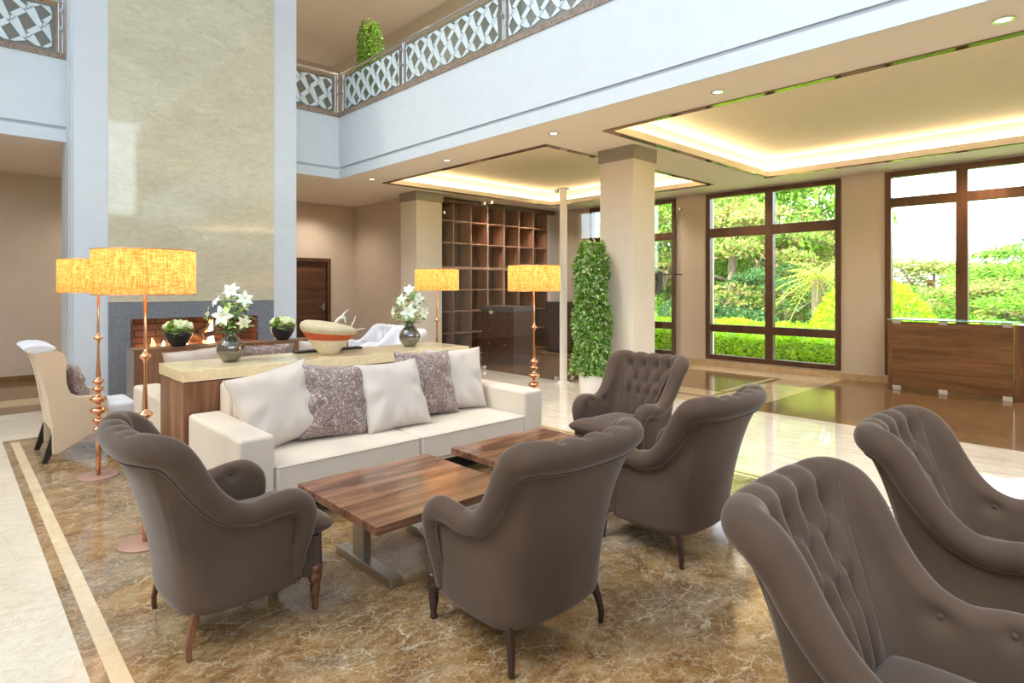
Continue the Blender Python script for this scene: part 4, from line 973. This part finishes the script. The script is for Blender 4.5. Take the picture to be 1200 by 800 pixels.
# ---- bowls of roses on the sideboard
def rose_bowl(loc, label, flabel, seed):
    rnd = random.Random(seed)
    b = MB().lathe([(.001, .0), (.06, .0), (.068, .006), (.10, .045), (.132, .105), (.145, .165), (.146, .175), (.138, .172), (.12, .10), (.06, .02), (.001, .014)], 44, caps=False).build('black_bowl', M['blackbowl'], smooth=True)
    b.location = loc; tag(b, label, 'bowl', 'black glazed bowls')
    e = empty('rose_arrangement', (loc[0], loc[1], loc[2]+.15), 0, flabel, 'flowers', 'green roses in black bowls')
    m = MB(); m.grid(lambda u, v: ((.145*math.cos(2*PI*u)*math.sin(v*PI/2)), .145*math.sin(2*PI*u)*math.sin(v*PI/2), .0+.10*math.cos(v*PI/2)+.012*math.sin(31*u+9*v)), 40, 14, True); m.build('moss', M['moss'], e, smooth=True)
    for k in range(20):
        a = k*2.4; rr = .135*math.sqrt((k+.5)/20); c = Vector((rr*math.cos(a), rr*math.sin(a), .075+.055*math.sqrt(max(0, 1-(rr/.16)**2))))
        c = Vector((rr*math.cos(a), rr*math.sin(a), .012+.10*math.sqrt(max(0, 1-(rr/.148)**2)))); ax = Vector((c.x*3.0, c.y*3.0, .5)).normalized(); t = ax.orthogonal().normalized(); w = ax.cross(t); p0 = a
        def ball(u, v, c=c, ax=ax, t=t, w=w, p0=p0):
            th = 2*PI*u; ph = v*PI*.72; q = .030*(1+.16*math.sin(5*th+ph*4+p0)+.10*math.sin(9*ph+p0))
            d = (t*math.cos(th)+w*math.sin(th))*math.sin(ph)+ax*math.cos(ph); return tuple(c+d*q)
        f = MB(); f.grid(ball, 30, 12, True)
        f.build('rose', M['rose'] if k % 4 else M['moss'], e, smooth=True)
    lf = MB()
    for k in range(26):
        a = k*.77; c = Vector((.12*math.cos(a), .12*math.sin(a), .03)); petal_mb(lf, c, (math.cos(a), math.sin(a), rnd.uniform(.1, .9)), (0, 0, 1), .06, .02, .4)
    lf.build('leaves', M['moss'], e, smooth=True)
rose_bowl((1.85, 7.25, .852), 'black bowl on the sideboard in front of the fire', 'pale green roses in the bowl before the fire', 1)
rose_bowl((3.0, 7.25, .852), 'black bowl at the right of the sideboard by the white pillar', 'pale green roses in the bowl by the white pillar', 2)

# ---- leafy columns in pots
def leaf_cloud(n, fn, size, mat_, name, parent, droop=.5, fold=.25, seed=1, aspect=.42):
    rnd = np.random.RandomState(seed); V_, F_ = [], []
    for k in range(n):
        p, out = fn(rnd); out = np.array(out, float); out /= np.linalg.norm(out)+1e-9
        d = out*.8+rnd.normal(0, .55, 3); d[2] -= droop; d /= np.linalg.norm(d)
        s = np.cross(d, out+rnd.normal(0, .3, 3)); s /= np.linalg.norm(s)+1e-9; u = np.cross(s, d)
        L_ = size*rnd.uniform(.7, 1.3); w = L_*aspect
        o = len(V_); p = np.array(p)
        V_ += [p, p+d*L_*.45+s*w*.5+u*w*fold, p+d*L_-u*L_*.08, p+d*L_*.45-s*w*.5+u*w*fold, p+d*L_*.5]
        F_ += [(o, o+1, o+4), (o+1, o+2, o+4), (o, o+4, o+3), (o+4, o+2, o+3)]
    mb = MB(); mb.add([tuple(v) for v in V_], F_); return mb.build(name, mat_, parent)
def plant_column(loc, h, label, mat_, n, r0=.17, r1=.25):
    e = empty('potted_column_plant', loc, 0, label, 'plant')
    pr = [(.001, .0), (.125, 0), (.135, .01), (.165, .35), (.172, .38), (.160, .38), (.15, .34), (.001, .34)]
    MB().lathe(pr, 36, caps=False).build('pot', M['potwhite'], e, smooth=True)
    MB().lathe([(.001, .345), (.152, .345)], 24, caps=False).build('soil', M['bark'], e)
    MB().tube([(0, 0, .33), (.01, 0, 1.0), (0, .01, h-.1)], .05, 10).build('moss_pole', M['moss'], e, smooth=True)
    def fn(rnd):
        z = .40+(h-.46)*rnd.rand(); a = rnd.rand()*2*PI; rr = (r1+(r0-r1)*(z/h))*(.55+.45*math.sqrt(rnd.rand())); rr *= 1+.10*math.sin(z*9+a*2)+.07*math.sin(a*3+z*5)
        if z > h-.2: rr *= .85
        return (rr*math.cos(a), rr*math.sin(a), z), (math.cos(a), math.sin(a), .3 if z < h-.15 else 1.5)
    leaf_cloud(n, fn, .062, mat_, 'foliage', e, .5, seed=3)
    return e
plant_column((6.02, 4.86, 0), 2.12, 'tall column of variegated green leaves in white pot beside the square column', M['leaf'], 7600)
plant_column((5.62, 9.70, F2), 2.05, 'tall green leafy column plant up on the gallery', M['leaf_bright'], 3200)
# ================================================================== GARDEN
mb = MB(); mb.box(WX+.3, -60, -.5, 140, 120, -.10); struct(mb, 'ground_garden', M['grass'])
struct(MB().box(WX+.3, -60, -.11, 12.6, 40, -.04), 'ground_garden_path', M['path'])
def hedge(name, x0, x1, y0, y1, h, n, label, seed, mat_='hedge', size=.11):
    e = empty(name, ((x0+x1)/2, (y0+y1)/2, -.1), 0, label, 'hedge')
    def fn(rnd):
        x = rnd.uniform(-.5, .5)*(x1-x0); y = rnd.uniform(-.5, .5)*(y1-y0); hh = h*(1+.12*math.sin(x*2.1+y*1.3)+.08*math.sin(y*4.3))
        if rnd.rand() < .35: return (-(x1-x0)/2, y, rnd.rand()*hh), (-1, 0, .4)
        return (x, y, hh*(.92+.1*rnd.rand())), (rnd.normal(0, .4), rnd.normal(0, .4), 1)
    leaf_cloud(n, fn, size, M[mat_], 'leaves', e, .1, seed=seed, aspect=.6)
    MB().box(-(x1-x0)/2+.05, -(y1-y0)/2, 0, (x1-x0)/2, (y1-y0)/2, h*.85).build('branches', M['moss'], e)
    return e
hedge('low_hedge', 12.7, 16.4, 3.9, 14.0, .56, 15000, 'bright low clipped hedge just outside the windows', 5)
hedge('low_hedge', 15.2, 19.0, -1.5, 3.75, .62, 8000, 'bright low hedge outside the window behind the desk', 6)
def bush(x, y, r, h, n, mat_, label, seed, size=.13, name='round_bush'):
    e = empty(name, (x, y, -.1), 0, label, 'bush')
    def fn(rnd):
        v = rnd.normal(0, 1, 3); v /= np.linalg.norm(v); v[2] = abs(v[2]); k = .93+.1*rnd.rand()
        return (v[0]*r*k, v[1]*r*k, v[2]*h*k), v
    leaf_cloud(n, fn, size, M[mat_], 'leaves', e, .1, seed=seed, aspect=.55)
    MB().grid(lambda u, v: (r*.9*math.cos(2*PI*u)*math.cos(v*PI/2), r*.9*math.sin(2*PI*u)*math.cos(v*PI/2), h*.9*math.sin(v*PI/2)), 24, 10, True).build('branches', M['moss'], e)
bush(18.6, 5.15, 1.5, 1.75, 5200, 'hedge', 'rounded lime green bush outside the middle window', 8)
bush(19.5, 11.2, 1.2, 1.3, 3000, 'tree3', 'dark green bush outside at the left of the middle window', 9)
TREES = {}
def tree_proto(kind, seed, n=9500):
    rnd = np.random.RandomState(seed)
    blobs = []
    for k in range(34):
        a = rnd.rand()*2*PI; z = rnd.uniform(.10, 1.0); rr = .52*math.sqrt(rnd.rand())*math.sin(PI*min(.97, z*.75+.22))**.6*1.5
        blobs.append((rr*math.cos(a), rr*math.sin(a), z*.95, rnd.uniform(.13, .24)))
    def fn(r_):
        b = blobs[r_.randint(len(blobs))]; v = r_.normal(0, 1, 3); v /= np.linalg.norm(v)
        if v[2] < -.3: v[2] *= -.5
        k = b[3]*(.75+.3*r_.rand()); return (b[0]+v[0]*k, b[1]+v[1]*k, b[2]+v[2]*k*.62), v+np.array([0, 0, .4])
    e = empty('garden_tree', (0, 0, 0), 0)
    leaf_cloud(n, fn, .036, M[kind], 'foliage', e, .1, seed=seed, aspect=.55)
    t = MB(); t.tube([(0, 0, 0), (.01, .0, .3), (0, .01, .7)], [.035, .028, .012], 8)
    for k in range(7):
        b = blobs[k*4]; t.tube([(0, 0, .15+.05*k), (b[0]*.5, b[1]*.5, .2+.5*b[2]*.7), (b[0], b[1], b[2])], [.018, .012, .005], 6)
    t.build('trunk', M['bark'], e, smooth=True)
    return e
protos = [tree_proto('tree', 11), tree_proto('tree2', 12), tree_proto('tree3', 13), tree_proto('tree', 14)]
for p in protos: KIDS[p.name] = children(p)
used = set()
def tree(kind, x, y, w, h, label):
    p = protos[kind]
    o = p if kind not in used else dup(p)
    used.add(kind); o.location = (x, y, -.3); o.scale = (w, w, h); o.rotation_euler = (0, 0, (x*7.3+y*3.1) % 6.28); tag(o, label, 'tree', 'garden trees')
T = [(0, 23, 14.5, 5.2, 5.6, 'bushy green tree seen through the glass door'), (2, 27, 18.5, 7, 8.5, 'dark green tree behind the glass room window'), (1, 22.5, 11.2, 5.4, 5.0, 'rosy green tree in the left pane of the middle window'),
     (0, 28, 13.2, 7, 8.6, 'tall green tree rising behind the rosy tree'), (2, 21.5, 8.7, 3.0, 2.6, 'low dark green tree left of the palm'), (3, 29.5, 12.2, 5.2, 7.0, 'tall pale green tree behind the palm'),
     (1, 26, 9.2, 4.0, 4.4, 'rosy green tree behind the palm'), (0, 24.5, 6.4, 3.6, 1.9, 'green tree behind the rounded bush'), (3, 34, 17.5, 10, 11, 'tallest pale tree at the back of the garden'),
     (2, 33, 24, 10, 10, 'dark tree at the far left of the garden'), (0, 30.5, 11.2, 5.0, 8.4, 'light green tree high in the right pane of the middle window'),
     (1, 24, 3.2, 4.2, 1.9, 'low rosy green tree at the left of the desk window'), (0, 27, 2.0, 5.5, 2.6, 'green tree low in the desk window'), (3, 31.5, 4.0, 4.8, 3.3, 'pale sprawling tree in the left pane of the desk window'),
     (2, 32, .8, 5.5, 4.0, 'dark green tree by the middle bar of the desk window'), (3, 36, -1.6, 8, 5.0, 'pale green tree at the right of the desk window'), (0, 26, -1.2, 5.5, 3.0, 'green tree in the right pane of the desk window'),
     (1, 42, 8.5, 9, 3.2, 'distant rosy green tree'), (2, 44, 1.0, 10, 4.6, 'distant dark tree behind the desk window'), (0, 21, 0.8, 3.6, 2.0, 'small green tree just outside the desk window')]
for t_ in T: tree(*t_)
# palm
pm = empty('palm_tree', (19.2, 6.75, -.1), 0, 'small palm with rough trunk and yellowish fronds outside the middle window', 'tree')
rs = random.Random(5); t = MB()
t.lathe([(.17+.02*(k % 2), k*.07) for k in range(27)], 14); t.build('trunk', M['bark'], pm, smooth='auto')
fr = MB()
for k in range(34):
    a = k*2.4; el = R(75-110*(k/34)); L_ = rs.uniform(.95, 1.35); d = Vector((math.cos(a), math.sin(a), 0))
    P_ = [Vector((0, 0, 1.85))+d*(L_*q*math.cos(el*(1-q*.4)))+Vector((0, 0, L_*(math.sin(el)*q-.55*q*q))) for q in [i/10 for i in range(11)]]
    s = d.cross(Vector((0, 0, 1)))
    for i in range(2, 11):
        for sg in (-1, 1):
            w = .34*math.sin(PI*min(.95, i/11+.08)); tip = P_[i]+s*sg*w+d*.16-Vector((0, 0, .14*w*3)); fr.add([P_[i], P_[i]+d*.035, tip], [(0, 1, 2)])
    fr.tube(P_, .010, 4)
fr.build('fronds', M['palm'], pm)

# ================================================================== LIGHT
sc = bpy.context.scene
w = bpy.data.worlds.new('sky'); sc.world = w; w.use_nodes = True; nt = w.node_tree; nt.nodes.clear()
out = nt.nodes.new('ShaderNodeOutputWorld'); bg = nt.nodes.new('ShaderNodeBackground'); sky = nt.nodes.new('ShaderNodeTexSky')
sky.sky_type = 'NISHITA'; sky.sun_disc = False; sky.sun_elevation = R(60); sky.sun_rotation = R(-80); sky.air_density = 1.0; sky.dust_density = 2.2; sky.ozone_density = 1.0
bg.inputs['Strength'].default_value = SKY
hs = nt.nodes.new('ShaderNodeHueSaturation'); hs.inputs['Saturation'].default_value = .55
nt.links.new(sky.outputs[0], hs.inputs['Color']); nt.links.new(hs.outputs[0], bg.inputs[0]); nt.links.new(bg.outputs[0], out.inputs[0])
s = bpy.data.lights.new('sun', 'SUN'); s.energy = SUN; s.color = (1, .95, .86); s.angle = R(5)
so = bpy.data.objects.new('sun', s); COL.objects.link(so)
so.rotation_euler = Vector((.60, -.16, -.78)).to_track_quat('-Z', 'Y').to_euler()
for loc, rot, sx, sy in (((-1.1, 1.6, H2+.2), (0, 0, 0), 11.8, 15.2), ((WX+.45, 7.5, 1.7), (0, R(90), 0), 3.2, 2.2), ((WX+.45, 4.57, 1.7), (0, R(90), 0), 3.2, 2.4), ((WX+.45, 1.06, 1.7), (0, R(90), 0), 3.2, 3.4)):
    a = bpy.data.lights.new('skylight_portal', 'AREA'); a.shape = 'RECTANGLE'; a.size = sx; a.size_y = sy; a.cycles.is_portal = True
    o = bpy.data.objects.new('skylight_portal', a); COL.objects.link(o); o.location = loc; o.rotation_euler = rot
cy = sc.cycles
cy.use_denoising = True; cy.max_bounces = 8; cy.diffuse_bounces = 4; cy.glossy_bounces = 4; cy.transmission_bounces = 4; cy.transparent_max_bounces = 16
cy.sample_clamp_indirect = 8; cy.caustics_reflective = False; cy.caustics_refractive = False; cy.use_light_tree = True
vs = sc.view_settings; vs.view_transform = 'Standard'; vs.look = 'None'; vs.gamma = 1; vs.use_curve_mapping = False; vs.exposure = EXPO
